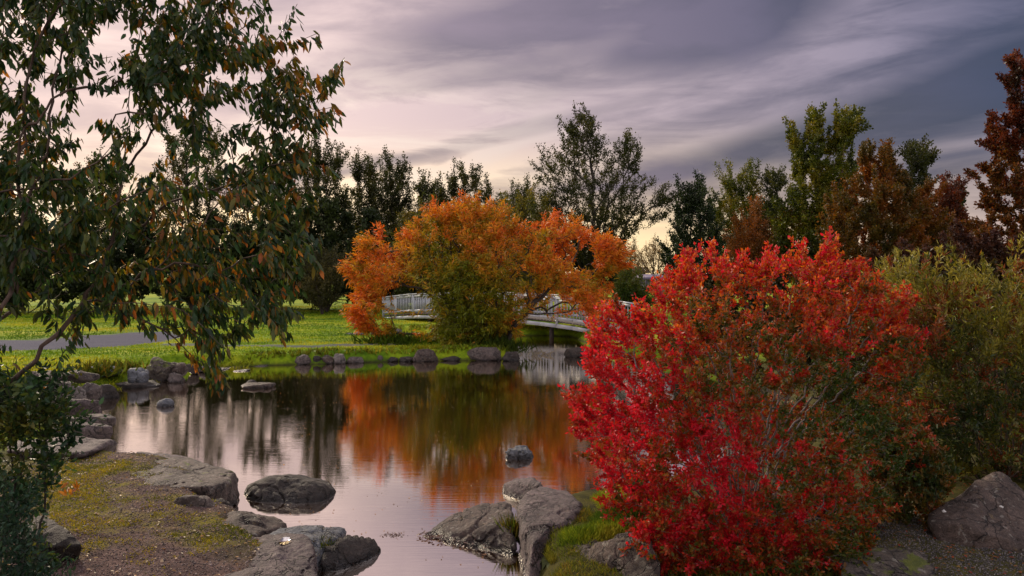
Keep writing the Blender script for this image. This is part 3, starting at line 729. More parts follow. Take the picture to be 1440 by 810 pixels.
for off in (-0.78, 0.78):
    s = side(c3, off); mb = MB()
    for k in range(len(s)-1): mb.bar(s[k]-np.array([0,0,.17]), s[k+1]-np.array([0,0,.17]), .07, .13)
    mb.build('beam', WHITE, br)
    fine = side(resample(cen, 0.15), off*1.0); mb = MB()
    for k in range(len(fine)): mb.box(fine[k]+np.array([0,0,.43]), (.04,.025,.66), 0.0)
    for k in range(len(s)-1):
        mb.bar(s[k]+np.array([0,0,.11]), s[k+1]+np.array([0,0,.11]), .045, .09)
        mb.bar(s[k]+np.array([0,0,.74]), s[k+1]+np.array([0,0,.74]), .045, .09)
    rp = mb.build('railing', WHITE, br)
    mb = MB()
    for k in range(len(s)-1): mb.bar(s[k]+np.array([0,0,.83]), s[k+1]+np.array([0,0,.83]), .12, .045)
    mb.build('handrail', WHITE, rp)
    for k in range(0, len(s), 2):
        mb = MB(); mb.box(s[k]+np.array([0,0,.32]), (.095,.095,1.0)); mb.build('post', WHITE, rp)
for fpos in (0.30, 0.52, 0.80):
    q = c2[int(fpos*(len(c2)-1))]; mb = MB(); 
    for o_ in (-.6, .6):
        mb = MB(); mb.box(side(c2, o_)[int(fpos*(len(c2)-1))]-np.array([0,0,.62]), (.16,.16,.72)); mb.build('pier', BARK_DARK, br)
# ---- what stands far behind, between the willow and the red bush
def house(px0, px1, yr, ye, yb, D, wallc, roofc, label, name, cat, windows):
    x0, x1 = (px0-CX)/F*D, (px1-CX)/F*D; zr = CH-(yr-HY)/F*D; ze = CH-(ye-HY)/F*D; zb = CH-(yb-HY)/F*D
    dp = (x1-x0)*.55; e = empty(name, ((x0+x1)/2, D, zb), label, cat)
    mb = MB(); mb.box(((x0+x1)/2, D+dp/2, (zb+ze)/2), (x1-x0, dp, ze-zb)); wl = mb.build('wall', wallc, e)
    mb = MB(); o = .35
    mb.hexa([(x0-o,D-o,ze),(x1+o,D-o,ze),(x1+o,D+dp/2,zr),(x0-o,D+dp/2,zr),(x0-o,D-o,ze+.18),(x1+o,D-o,ze+.18),(x1+o,D+dp/2,zr+.18),(x0-o,D+dp/2,zr+.18)])
    mb.hexa([(x0-o,D+dp/2,zr-.004),(x1+o,D+dp/2,zr-.004),(x1+o,D+dp+o,ze),(x0-o,D+dp+o,ze),(x0-o,D+dp/2,zr+.176),(x1+o,D+dp/2,zr+.176),(x1+o,D+dp+o,ze+.18),(x0-o,D+dp+o,ze+.18)])
    mb.build('roof', roofc, e)
    for k in range(windows):
        xx = x0+(k+.5)/windows*(x1-x0); ww = (x1-x0)/windows*.55; hh = (ze-zb)*.45
        mb = MB(); mb.box((xx, D-.02, zb+(ze-zb)*.58), (ww+.16, .06, hh+.16)); fr_ = mb.build('window', WHITE, e)
        mb = MB(); mb.box((xx, D-.06, zb+(ze-zb)*.58), (ww, .03, hh)); mb.build('pane', GLASS, fr_)
    return e
GLASS = plain('window_glass', (0.25,0.27,0.32), 0.12, 0.1, 1.0)
ROOFD = plain('dark_roof', (0.06,0.05,0.065), 0.7); WALLP = plain('pale_wall', (0.42,0.42,0.50), 0.8); WALLB = plain('brown_wall', (0.07,0.05,0.05), 0.8)
ROOFP = plain('violet_roof', (0.14,0.11,0.19), 0.6)
house(884,908,378,384,400,85,WALLB,ROOFD,'dark low cabin with a flat-pitched roof far off right of the willow','cabin','cabin',2)
house(904,952,389,394,412,62,WALLP,ROOFP,'pale low building with a violet-grey roof just above the red bush','low_building','building',4)
# gate beside the pale building
ge = empty('garden_gate', P(905, 415, 50), 'dark slim garden gate in front of the pale low building', 'gate')
mb = MB(); a = P(901,394,50); zb = .3
for dx in (0, .35): mb.box((a[0]+dx, 50, (a[2]+zb)/2), (.12,.12,a[2]-zb))
mb.build('post', ROOFD, ge)
mb = MB()
for k in range(5): mb.box((a[0]+.175, 50, zb+.25+k*.32), (.24,.04,.05))
for k in (-.06,.06): mb.box((a[0]+.175+k, 49.99, zb+.9), (.03,.055,1.5))
mb.build('gate_panel', ROOFD, ge)
le = empty('street_lamp', (P(862,300,62)[0], 62, .3), 'slim grey street lamp rising beside the tall dark poplar', 'street lamp')
lz = P(862,298,62)[2]; lx = P(862,300,62)[0]
mb = MB(); mb.bar((lx,62,.3),(lx,62,lz),.11,.11); mb.build('pole', plain('lamp_metal', (0.3,0.3,0.32), .4), le)
mb = MB(); mb.hexa([(lx-.08,61.9,lz),(lx+.42,61.9,lz+.04),(lx+.42,62.1,lz+.04),(lx-.08,62.1,lz),(lx-.08,61.94,lz+.12),(lx+.36,61.94,lz+.13),(lx+.36,62.06,lz+.13),(lx-.08,62.06,lz+.12)]); mb.build('lamp_head', ROOFD, le)

# ================================================================== PLANTS
def base_at(px, D, z=0.3): return np.array([(px-CX)/F*D, D, z])
# ---- the orange willow by the water
def pw_(px, py, D): return P(px, py, D)
OW = [(484,400),(496,358),(522,328),(545,326),(560,342),(566,352),(580,318),(602,300),(630,296),(660,286),(686,294),(706,288),(726,304),(738,322),(752,318),(772,314),(800,307),(824,314),(838,336),(862,348),(872,358),
      (868,378),(852,400),(846,440),(838,462),(816,455),(800,430),(776,452),(748,440),(720,470),(700,492),(640,500),(606,492),(592,470),(604,450),(602,430),(566,424),(552,440),(560,470),(540,476),(512,470),(500,448),(512,420),(500,408)]
DW = 23.6
def col_willow(p, r):
    px = CX+p[:,0]/p[:,1]*F; py = HY+(CH-p[:,2])/p[:,1]*F
    nz = fbm(p*0.9, 3, 3)*0.5+0.5
    g = np.exp(-(((px-650)/62)**2+((py-452)/75)**2))*1.0+np.exp(-(((px-610)/50)**2+((py-350)/55)**2))*0.45+np.exp(-(((px-740)/70)**2+((py-440)/50)**2))*0.35
    v = np.clip(0.70-g*0.85+(nz-.5)*0.6+fbm(p*3.2,2,8)*.28+r.normal(0, .13, len(p)), 0, 1)
    return palette(v, [(0.17,0.20,0.008),(0.31,0.26,0.01),(0.46,0.27,0.012),(0.64,0.25,0.014),(0.72,0.21,0.016),(0.66,0.13,0.014)], r=r)
tips = envelope(OW, DW, 2300, .8, clump=1.0, cscale=1.05, seed=11, shell=.35, zmin=.15, holes=[(580,432,28,.97),(562,424,24,.95),(780,446,34,.85),(742,474,18,.8),(820,444,22,.6),(830,470,20,.9)])
tips = np.concatenate([tips, envelope([(612,370),(690,360),(722,400),(728,445),(700,494),(640,500),(618,492),(616,440)], 22.9, 600, .7, clump=.4, cscale=1.6, seed=13, zmin=.15)])
b0 = base_at(712, 23.0, .2)
G_ = [[b0, pw_(700,470,23.2), pw_(660,430,23.4), pw_(640,380,23.8), pw_(632,320,23.9)],
      [b0, pw_(716,470,23.1), pw_(738,440,23), pw_(775,405,22.8), pw_(810,360,23.0)],
      [pw_(704,475,23.15), pw_(655,452,22.6), pw_(618,430,22.0), pw_(596,396,21.9), pw_(545,376,21.8)],[pw_(618,430,22.0), pw_(575,440,21.9), pw_(530,430,21.8)],
      [b0, pw_(708,440,23.8), pw_(706,380,24.4), pw_(705,310,24.6)],
      [pw_(738,440,23), pw_(790,440,22.6), pw_(835,425,22.4)]]
plant('orange_willow', b0, 'wide orange and green autumn willow leaning over the far shore in front of the bridge', 'tree', tips, G_, BARK_DARK, LEAF, .135, .030, 100000, col_willow, LANCE,
      bf=.22, step=.2, r0=.0045, e=2.25, rtw=.014, droop=.45, spread=.55, seed=12, scatter=.045, rmax=.17, shoots=(1500,.42,.45))

# ---- the red bush in the foreground
RB = [(800, 592), (816, 545), (834, 500), (842, 462), (858, 444), (880, 434), (905, 428), (925, 408), (948, 394), (965, 368), (985, 378), (1005, 352), (1020, 374), (1045, 368), (1068, 382), (1080, 354), (1094, 372), (1106, 392), (1125, 362), (1150, 356), (1163, 334), (1176, 362), (1196, 366), (1216, 384), (1228, 394), (1250, 408), (1268, 426), (1272, 456), (1284, 480), (1288, 530), (1290, 590), (1286, 640), (1270, 690), (1250, 720), (1225, 745), (1200, 800), (1120, 830), (960, 830), (905, 800), (880, 760), (862, 720), (846, 680), (828, 640)]
DR = 5.75
def px_of(p): return CX+p[:,0]/p[:,1]*F, HY+(CH-p[:,2])/p[:,1]*F
def col_red(p, r):
    px, py = px_of(p)
    big = fbm(p*2.2, 3, 21); mid = fbm(p*7.0, 2, 25)
    c = np.array([(1050-CX)/F*DR, DR, 1.1]); rr = np.linalg.norm((p-c)/np.array([1.15,1.0,1.05]), axis=1)
    redness = 0.44+big*0.30+mid*0.34+fbm(p*18,2,26)*.26+(rr-.8)*0.35
    redness += 0.40*np.exp(-(((px-1000)/170)**2+((py-650)/85)**2))+0.45*np.exp(-(((px-850)/60)**2+((py-560)/120)**2))+0.30*(1-smooth(py, 350, 440))
    redness -= 0.26*np.exp(-(((px-1150)/95)**2+((py-560)/85)**2))+.06*smooth(px, 1000, 1250)+0.25*np.exp(-(((px-1270)/60)**2+((py-580)/110)**2))+.16*np.exp(-(((px-1040)/120)**2+((py-490)/60)**2))+.10*smooth(py, 730, 790)
    v = np.clip(redness+r.normal(0, .12, len(p)), 0, 1)
    a = palette(v, [(0.045,0.085,0.012),(0.11,0.12,0.014),(0.26,0.10,0.013),(0.46,0.045,0.014),(0.58,0.014,0.020),(0.68,0.013,0.036)], r=r)
    orange = (smooth(520-py+70*mid, 0, 130)*(r.uniform(0,1,len(p)) < .5))[:,None]
    return a*(1-orange)+palette(r.uniform(0,1,len(p)), [(0.64,0.05,0.012),(0.64,0.22,0.015)], r=r)*orange
tips = envelope(RB, DR, 3000, .85, clump=1.0, cscale=3.0, seed=31, shell=.3, zmin=.28)
tips = np.concatenate([tips, envelope([(885,745),(960,700),(1200,700),(1222,760),(1200,840),(920,840)], 5.15, 500, .5, clump=.5, cscale=4, seed=33, zmin=.22)])
b0 = base_at(1050, DR, .25)
rr_ = np.random.default_rng(5); G_ = []
for k in range(26):
    a = k/26*2*math.pi; rad_ = rr_.uniform(.25, 1.0)
    e_ = b0+np.array([math.cos(a)*1.0*rad_, math.sin(a)*.75*rad_, rr_.uniform(1.0, 1.65)*(1.15-.35*rad_)])
    m_ = b0+(e_-b0)*np.array([.35,.35,.5])+rr_.normal(0,.03,3)
    G_.append([b0, b0+np.array([math.cos(a)*.1, math.sin(a)*.1, .06]), m_, e_])
for (tx, ty) in ((1163,338),(1080,360),(1005,362),(965,380),(1225,398),(1256,430),(940,406),(870,440),(812,590),(826,520),(1125,366)):
    e_ = P(tx, ty, DR+rr_.uniform(-.3,.3)); G_.append([b0, b0+(e_-b0)*np.array([.3,.3,.45]), e_])
rbt, rsk, rrad = plant('red_bush', b0, 'huge crimson and orange leafed bush filling the right foreground', 'bush', tips, G_, BARK_GREY, LEAF, .029, .015, 145000, col_red, OVAL,
      bf=.35, step=.05, r0=.0011, e=2.5, rtw=.0036, droop=.0, spread=.85, seed=32, scatter=.009, shoots=(2600,.15,.5), parts=('stems','foliage'), rmax=.02, upb=.25)

# ---- olive shrub at the right edge
OS = [(1236,470),(1232,430),(1244,412),(1256,384),(1264,404),(1278,392),(1296,376),(1305,402),(1320,392),(1338,398),(1352,372),(1362,370),(1370,402),(1386,380),(1398,398),(1420,372),(1440,390),(1470,366),(1540,380),(1600,450),(1620,600),(1600,690),(1420,692),(1330,690),(1270,640),(1244,560)]
DO = 7.6
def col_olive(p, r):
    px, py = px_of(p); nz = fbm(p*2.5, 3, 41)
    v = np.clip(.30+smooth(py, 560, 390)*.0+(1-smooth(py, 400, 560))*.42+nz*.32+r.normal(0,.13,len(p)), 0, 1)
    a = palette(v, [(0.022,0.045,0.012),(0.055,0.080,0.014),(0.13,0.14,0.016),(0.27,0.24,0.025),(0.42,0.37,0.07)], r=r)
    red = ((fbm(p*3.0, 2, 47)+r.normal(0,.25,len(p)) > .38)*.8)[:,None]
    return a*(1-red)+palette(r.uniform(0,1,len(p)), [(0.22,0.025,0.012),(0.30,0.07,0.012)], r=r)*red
def fan(b0, n, rx, ry, z0, z1, seed, spread=.4):
    r = np.random.default_rng(seed); out = []
    for k in range(n):
        a = r.uniform(0, 2*math.pi); q = math.sqrt(r.uniform(0,1))
        s_ = b0+np.array([math.cos(a)*q*rx*spread, math.sin(a)*q*ry*spread, 0]); e_ = b0+np.array([math.cos(a)*q*rx, math.sin(a)*q*ry, r.uniform(z0, z1)])
        out.append([b0, s_+np.array([0,0,.05]), (s_+e_)/2+r.normal(0,.03,3), e_])
    return out
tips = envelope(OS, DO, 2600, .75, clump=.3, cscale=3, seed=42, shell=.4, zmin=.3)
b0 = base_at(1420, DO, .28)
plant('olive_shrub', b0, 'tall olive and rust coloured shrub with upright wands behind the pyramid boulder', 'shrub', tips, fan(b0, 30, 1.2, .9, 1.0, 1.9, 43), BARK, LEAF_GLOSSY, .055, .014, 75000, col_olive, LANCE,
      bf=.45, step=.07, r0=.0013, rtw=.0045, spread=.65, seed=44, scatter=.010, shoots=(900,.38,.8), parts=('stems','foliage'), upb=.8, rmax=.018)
# low undergrowth under and between the two shrubs
US = [(1225,610),(1260,590),(1300,600),(1340,640),(1352,668),(1330,700),(1300,725),(1262,735),(1230,720),(1215,670)]
def col_under(p, r):
    v = np.clip(.5+fbm(p*5,2,51)*.6+r.normal(0,.15,len(p)), 0, 1)
    return palette(v, [(0.03,0.06,0.015),(0.08,0.09,0.015),(0.22,0.10,0.015),(0.36,0.05,0.02)], r=r)
b0 = base_at(1285, 6.1, .27)
plant('low_shrub', b0, 'low tangled green and russet shrub between the red bush and the pyramid boulder', 'shrub', envelope(US, 6.1, 500, .8, clump=.3, cscale=4, seed=52, zmin=.27), fan(b0, 10, .35, .3, .3, .7, 53), BARK, LEAF, .034, .018, 9000, col_under, OVAL,
      bf=.4, step=.06, r0=.001, rtw=.004, spread=.9, seed=54, scatter=.012, parts=('stems','foliage'), rmax=.01)

# ---- the near willow framing the left side
def col_near(p, r):
    px, py = px_of(p); nz = fbm(p*2.0, 3, 61)
    w_ = .16+.30*smooth(py, 120, 480)*smooth(px, -20, 120)
    v = nz*.55+r.normal(0,.30,len(p))+w_-.60
    a = palette(np.clip(r.uniform(0,1,len(p)), 0, 1), [(0.014,0.042,0.016),(0.028,0.074,0.020),(0.056,0.092,0.014),(0.10,0.11,0.014)], r=r)
    k = smooth(v, .0, .22)[:,None]
    return a*(1-k)+palette(r.uniform(0,1,len(p)), [(0.16,0.14,0.012),(0.33,0.19,0.014),(0.42,0.16,0.014),(0.30,0.08,0.014)], r=r)*k
NP1 = [(-180,-140),(100,-160),(330,-120),(410,-30),(420,20),(412,60),(432,90),(455,105),(466,130),(448,160),(440,200),(448,240),(436,290),(436,340),(430,390),(412,425),(405,470),(370,462),(345,480),(326,500),(318,540),(292,548),(280,500),(240,470),(205,480),(196,455),(150,450),(128,478),(104,470),(98,500),(60,560),(0,600),(-200,600)]
holes = [(165,60,42,.75),(150,130,45,.85),(255,235,48,.7),(215,195,50,.75),(120,205,38,.8),(235,150,34,.75),(330,200,34,.7),(310,170,30,.6),(285,290,60,.55),(170,330,45,.6),(215,395,55,.65),(110,400,40,.6),(40,440,70,.6),(300,360,60,.35),(60,300,50,.5),(60,520,60,.7),(90,80,30,.5),(370,300,40,.4),(330,430,30,.4)]
r = np.random.default_rng(66)
tips = envelope(NP1, 4.6, 2500, .46, clump=.75, cscale=2.4, seed=62, shell=.1, zmin=.3, holes=holes)
b0 = base_at(-150, 4.3, .2)
def pn(px, py, D=4.4): return P(px, py, D)
G_ = [[b0, pn(-60,600,4.3), pn(10,545,4.3), pn(45,505,4.35), pn(78,472,4.4), pn(110,445,4.5), pn(128,410,4.6), pn(150,352,4.7), pn(172,240,4.9), pn(182,140,5.0), pn(186,60,5.1), pn(190,-20,5.1)],
      [b0, pn(-40,560,4.2), pn(8,440,4.1), pn(26,330,4.2), pn(30,200,4.2), pn(44,90,4.3), pn(80,0,4.4), pn(120,-90,4.4)],
      [b0, pn(-110,400,4.0), pn(-40,200,4.0), pn(0,60,4.1), pn(10,-80,4.1)],
      [pn(26,330,4.2), pn(60,215,4.4), pn(80,110,4.6), pn(100,20,4.7)],
      [pn(-110,400,4.0), pn(-20,275,4.1), pn(50,262,4.2), pn(120,235,4.3), pn(180,180,4.5)],
      [pn(155,335,4.75), pn(200,312,4.8), pn(260,275,4.8), pn(330,262,4.7), pn(378,240,4.6), pn(410,225,4.6)],
      [pn(172,240,4.9), pn(215,190,4.8), pn(248,145,4.7), pn(262,110,4.7), pn(320,60,4.7), pn(370,20,4.6)],
      [pn(-40,330,4.1), pn(60,328,4.2), pn(130,298,4.3), pn(235,262,4.4), pn(300,268,4.5), pn(378,300,4.5), pn(425,345,4.4)],
      [pn(128,410,4.6), pn(180,395,4.5), pn(250,372,4.4), pn(320,390,4.3), pn(370,440,4.2)],
      [pn(110,445,4.5), pn(170,428,4.3), pn(240,430,4.2), pn(290,470,4.1), pn(305,530,4.1)],
      [pn(330,262,4.7), pn(380,190,4.7), pn(430,150,4.6), pn(462,130,4.6)], [pn(320,60,4.7), pn(370,90,4.7), pn(430,110,4.7)],
      [pn(100,20,4.7), pn(200,-30,4.7), pn(300,-60,4.7)], [pn(-60,600,4.3), pn(-30,480,4.5), pn(60,400,4.9), pn(160,300,5.2), pn(250,200,5.4)]]
NW, nsk, nrad = plant('near_willow', b0, 'dark long-leafed willow with many crooked stems framing the left side of the view', 'tree', tips, G_, BARK, LEAF_GLOSSY, .066, .021, 31000, col_near, OVAL,
      bf=.18, step=.08, r0=.0016, e=2.6, rtw=.0055, droop=.95, spread=.50, dw=.4, seed=63, scatter=.016, shoots=(420,.18,.1), rmax=.036, wob=.08)

# ---- two dark shrubs in the lower left corner
LS = [(-120,470),(-20,520),(30,500),(70,520),(86,552),(98,590),(92,620),(104,650),(76,680),(66,715),(20,730),(-120,740)]
def col_ls(p, r):
    v = np.clip(.45+fbm(p*3,2,71)*.6+r.normal(0,.18,len(p)), 0, 1)
    return palette(v, [(0.018,0.05,0.022),(0.03,0.08,0.03),(0.075,0.11,0.02),(0.17,0.16,0.02)], r=r)
b0 = base_at(-10, 4.5, .2)
plant('leafy_shrub', b0, 'dark green leafy shrub below the near willow, in front of the step stones', 'shrub', envelope(LS, 4.5, 900, .8, clump=1.0, cscale=4, seed=72, zmin=.2), fan(b0, 14, .4, .35, .4, 1.2, 73), BARK_DARK, LEAF_GLOSSY, .046, .019, 8000, col_ls, OVAL,
      bf=.4, step=.06, r0=.0013, rtw=.005, spread=.8, droop=.2, seed=74, shoots=(260,.22,.5), scatter=.015, parts=('stems','foliage'), rmax=.012)
FS = [(-140,700),(-20,690),(16,686),(36,700),(52,722),(60,752),(70,782),(66,810),(70,850),(60,900),(-140,900)]
def col_fs(p, r): return palette(r.uniform(0,1,len(p)), [(0.014,0.04,0.022),(0.028,0.075,0.04),(0.06,0.11,0.05)], r=r)
b0 = base_at(0, 3.6, .15)
plant('dense_shrub', b0, 'low dense blue-green shrub with fine leaves in the bottom left corner', 'shrub', envelope(FS, 3.7, 900, .8, clump=.9, cscale=5, seed=76, zmin=.15), fan(b0, 14, .45, .3, .3, .8, 77), BARK_DARK, LEAF_GLOSSY, .030, .012, 10000, col_fs, OVAL,
      bf=.4, step=.05, r0=.001, rtw=.005, spread=.8, seed=78, shoots=(260,.14,.6), scatter=.012, parts=('stems','foliage'), rmax=.01)

# ---- background trees: (kind, label, outline, distance, base column, palette, leaf size, leaves, tips, options)
GRN = [(0.020,0.026,0.005),(0.034,0.044,0.007),(0.055,0.064,0.009),(0.09,0.085,0.012)]
YGR = [(0.035,0.050,0.006),(0.075,0.10,0.008),(0.14,0.155,0.010),(0.22,0.18,0.014)]
DGR = [(0.016,0.026,0.008),(0.028,0.044,0.012),(0.046,0.066,0.015)]
BRN = [(0.055,0.048,0.008),(0.11,0.072,0.009),(0.20,0.085,0.010),(0.28,0.080,0.010)]
RBR = [(0.030,0.014,0.007),(0.075,0.020,0.008),(0.14,0.026,0.008),(0.19,0.050,0.010)]
ORG = [(0.12,0.06,0.012),(0.26,0.09,0.012),(0.36,0.10,0.012)]
BLU = [(0.016,0.030,0.014),(0.026,0.046,0.018),(0.042,0.066,0.02)]
def feather(x0, x1, yt, yb, seed, spikes=5, wide=.5, up=20):
    """an outline with a ragged, spiky head"""
    r = random.Random(seed); L_ = []
    n = spikes*2+1
    for k in range(n):
        s = k/(n-1); env = 1-abs(2*s-1)**2.2*wide*2
        x = x0+(x1-x0)*s; y = yt+(yb-yt)*(1-max(env, .02))*.40
        y += (0 if k % 2 else up*(.5+.5*r.random()))
        L_.append((x, y))
    return L_+[(x1+2, yt+(yb-yt)*.75), (x1-(x1-x0)*.15, yb), (x0+(x1-x0)*.15, yb), (x0-2, yt+(yb-yt)*.75)]
BT = [
 ('birch_tree','loose fine-topped dark tree far behind the left end of the near willow', feather(-40,70,215,430,1), 44, 15, GRN, .14, 9000, 420, {}),
 ('birch_tree','dark background tree through the upper gap of the near willow', feather(80,190,225,425,2), 48, 135, GRN, .14, 9000, 420, {}),
 ('poplar_tree','tall thin-topped background poplar showing through the middle of the near willow', feather(212,330,168,425,3,6), 50, 270, GRN, .14, 11000, 480, {'clump':.4}),
 ('poplar_tree','medium background poplar right behind the drooping tips of the near willow', feather(320,412,225,425,4), 50, 366, GRN, .14, 10000, 420, {}),
 ('poplar_tree','feathery dark poplar just right of the near willow, highest of the row behind the lawn', feather(408,498,203,428,5,6), 47, 452, GRN, .13, 13000, 560, {'clump':.3}),
 ('poplar_tree','slender poplar second in the dark row behind the lawn', feather(478,545,224,428,6,4), 50, 512, GRN, .13, 9000, 420, {'clump':.3}),
 ('poplar_tree','narrow dark poplar above the left shoulder of the orange willow', feather(528,590,232,428,7,4), 49, 560, GRN, .13, 9000, 400, {'clump':.3}),
 ('poplar_tree','short dark poplar filling the dip left of the centre of the orange willow', feather(572,632,256,428,8,4), 52, 600, GRN, .13, 8000, 360, {'clump':.3}),
 ('poplar_tree','broad dark poplar rising behind the top of the orange willow', feather(594,712,243,428,9,7), 50, 655, GRN, .13, 18000, 800, {'clump':.25}),
 ('poplar_tree','dim poplar crown between the broad poplar and the lone tall one', feather(690,770,268,428,31,4), 52, 728, GRN, .13, 8000, 400, {'clump':.3}),
 ('poplar_tree','poplar crown squeezed behind the second and third of the dark row', feather(500,570,238,428,32,4), 55, 538, GRN, .14, 8000, 400, {'clump':.3}),
 ('willow_tree','yellow-green willow peeping out behind the right half of the orange willow', feather(690,790,276,425,10,6,up=14), 40, 745, [(0.06,0.08,0.012),(0.13,0.13,0.015),(0.24,0.17,0.02)], .12, 8000, 420, {'clump':.3}),
 ('willow_tree','greenish willow glimpsed over the left shoulder of the orange willow', feather(545,640,292,425,11,5,up=14), 42, 590, [(0.05,0.07,0.012),(0.11,0.12,0.015),(0.18,0.14,0.02)], .12, 7000, 360, {'clump':.3}),
 ('conifer_tree','dark conifer mass at the back of the lawn under the feathery poplar', [(372,300),(400,285),(430,292),(462,280),(492,300),(520,292),(545,318),(548,380),(540,424),(380,424),(366,380)], 44, 460, DGR, .16, 15000, 520, {'dark':1}),
 ('conifer_tree','dark conifer group behind the near willow at the back of the lawn', [(150,330),(200,300),(250,318),(300,300),(350,310),(385,320),(385,424),(150,424)], 46, 270, DGR, .18, 14000, 520, {'dark':1}),
 ('conifer_tree','dark conifer group at the far left end of the lawn', [(-120,300),(-40,290),(40,310),(100,300),(160,330),(160,426),(-120,426)], 42, 20, DGR, .18, 12000, 480, {'dark':1}),
 ('conifer_tree','dark evergreen hedge tree behind the bridge and the orange willow', [(540,330),(600,320),(680,330),(760,322),(840,330),(880,360),(884,412),(540,416)], 44, 700, DGR, .17, 14000, 480, {'dark':1}),
 ('poplar_tree','tallest lone dark poplar standing against the sky right of centre', [(757,268),(754,238),(768,218),(790,206),(792,182),(808,162),(826,148),(842,158),(850,188),(858,206),(868,188),(880,184),(896,196),(905,214),(903,240),(908,262),(898,280),(905,300),(900,330),(880,348),(860,372),(840,400),(820,390),(800,352),(776,320),(756,296)], 42, 833, GRN, .118, 13500, 1400, {'clump':.6,'guide':[(833,412),(834,330),(832,250),(828,165)],'side':[[(834,345),(870,318),(925,276)],[(834,330),(790,290),(762,250)],[(834,300),(870,250),(892,205)],[(836,372),(868,345),(905,318)],[(833,280),(810,220),(800,185)]],'extra':[(925,272),(932,284),(918,288),(906,300),(915,310),(908,262),(900,318),(928,300)]}),
 ('birch_tree','wispy pale orange birch low on the horizon right of the tall poplar', feather(893,945,334,396,17,5,up=8), 70, 922, [(0.16,0.10,0.03),(0.24,0.13,0.03)], .10, 2200, 200, {'clump':.6}),
 ('birch_tree','thin see-through shrub tree left of the wispy birch on the horizon', feather(862,905,345,392,18,4,up=8), 75, 884, [(0.08,0.06,0.02),(0.14,0.10,0.02)], .12, 1800, 160, {'clump':.6}),
 ('poplar_tree','rounded blue-green tree just left of the spires behind the red bush', feather(940,1012,265,405,19,4,up=14), 46, 980, BLU, .14, 11000, 480, {'clump':.3}),
 ('poplar_tree','pale green spired tree between the blue-green tree and the great green column', feather(1000,1086,240,402,20,5,up=18), 50, 1045, YGR, .13, 13000, 540, {'clump':.3}),
 ('poplar_tree','narrow dark tree squeezed against the left side of the great green column', feather(1074,1108,242,402,21,2,up=12), 48, 1090, GRN, .13, 6000, 280, {'clump':.3}),
 ('rowan_tree','small rusty orange tree at the foot of the green trees behind the red bush', feather(1026,1096,300,402,22,3,up=10), 38, 1060, ORG, .10, 7000, 320, {'clump':.2}),
 ('maple_tree','great green column-shaped tree with two rounded heads', [(1094,330),(1100,290),(1104,262),(1112,238),(1112,208),(1118,192),(1130,196),(1134,172),(1150,166),(1160,182),(1168,196),(1174,174),(1188,168),(1200,184),(1203,204),(1200,232),(1206,262),(1200,300),(1196,360),(1180,410),(1120,410),(1096,380)], 36, 1152, YGR, .13, 26000, 900, {'clump':.22,'rust':1}),
 ('hawthorn_tree','broad olive-brown tree with a feathery crown right of the great green column', [(1152,330),(1166,290),(1190,268),(1206,240),(1220,215),(1234,232),(1246,216),(1262,238),(1276,250),(1290,262),(1312,270),(1326,300),(1336,340),(1330,400),(1290,420),(1180,420),(1160,390)], 27, 1240, BRN, .095, 34000, 1000, {'clump':.22}),
 ('birch_tree','thin-topped green birch poking above the olive-brown tree', feather(1262,1316,212,400,25,4,up=14), 33, 1288, GRN, .11, 7000, 340, {'clump':.3}),
 ('rowan_tree','dark red-brown tree between the olive-brown tree and the right edge', feather(1300,1372,262,410,26,4,up=14), 29, 1335, RBR, .095, 12000, 480, {'clump':.25}),
 ('spruce_tree','small dark spruce tip behind the red-brown tree near the right edge', [(1340,300),(1349,262),(1358,300),(1366,340),(1370,400),(1330,400),(1334,340)], 40, 1350, DGR, .12, 5000, 260, {'dark':1}),
 ('rowan_tree','tall dark red and brown tree filling the right edge of the view', [(1372,240),(1392,215),(1376,196),(1396,160),(1412,138),(1424,118),(1430,84),(1440,100),(1460,70),(1500,40),(1560,60),(1620,130),(1640,260),(1620,400),(1400,410),(1372,380),(1368,330),(1390,300),(1370,270)], 19, 1480, RBR, .085, 46000, 1300, {'clump':.2,'brown':1}),
 ('thicket_shrub','dim maroon thicket behind the olive shrub at the right', [(1228,372),(1262,350),(1310,342),(1360,336),(1420,332),(1500,330),(1580,340),(1580,430),(1228,430)], 16, 1400, [(0.05,0.018,0.016),(0.085,0.035,0.02),(0.07,0.05,0.015)], .07, 24000, 800, {'clump':.15}),
 ('garden_shrub','round thin olive-grey shrub standing alone on the lawn', [(428,402),(430,376),(440,358),(454,352),(468,360),(477,382),(477,408),(468,426),(456,434),(446,432),(434,424)], 41, 453, [(0.05,0.055,0.02),(0.09,0.085,0.025),(0.13,0.11,0.03)], .085, 5200, 380, {'clump':.1,'leaf':1}),
 ('thicket_shrub','dusky brown-green thicket showing through behind the red bush', [(968,402),(1020,388),(1080,392),(1150,384),(1230,388),(1400,380),(1640,380),(1640,560),(1000,530),(968,470)], 12.5, 1250, [(0.025,0.028,0.009),(0.05,0.042,0.010),(0.085,0.045,0.010)], .065, 46000, 1100, {'clump':.15}),
 ('garden_shrub','green garden shrub behind the footbridge at its right end', [(862,425),(868,400),(885,394),(905,402),(915,420),(912,436),(866,436)], 36, 888, [(0.04,0.08,0.012),(0.09,0.13,0.015),(0.16,0.15,0.015)], .09, 4500, 260, {'clump':.1,'leaf':1}),
]
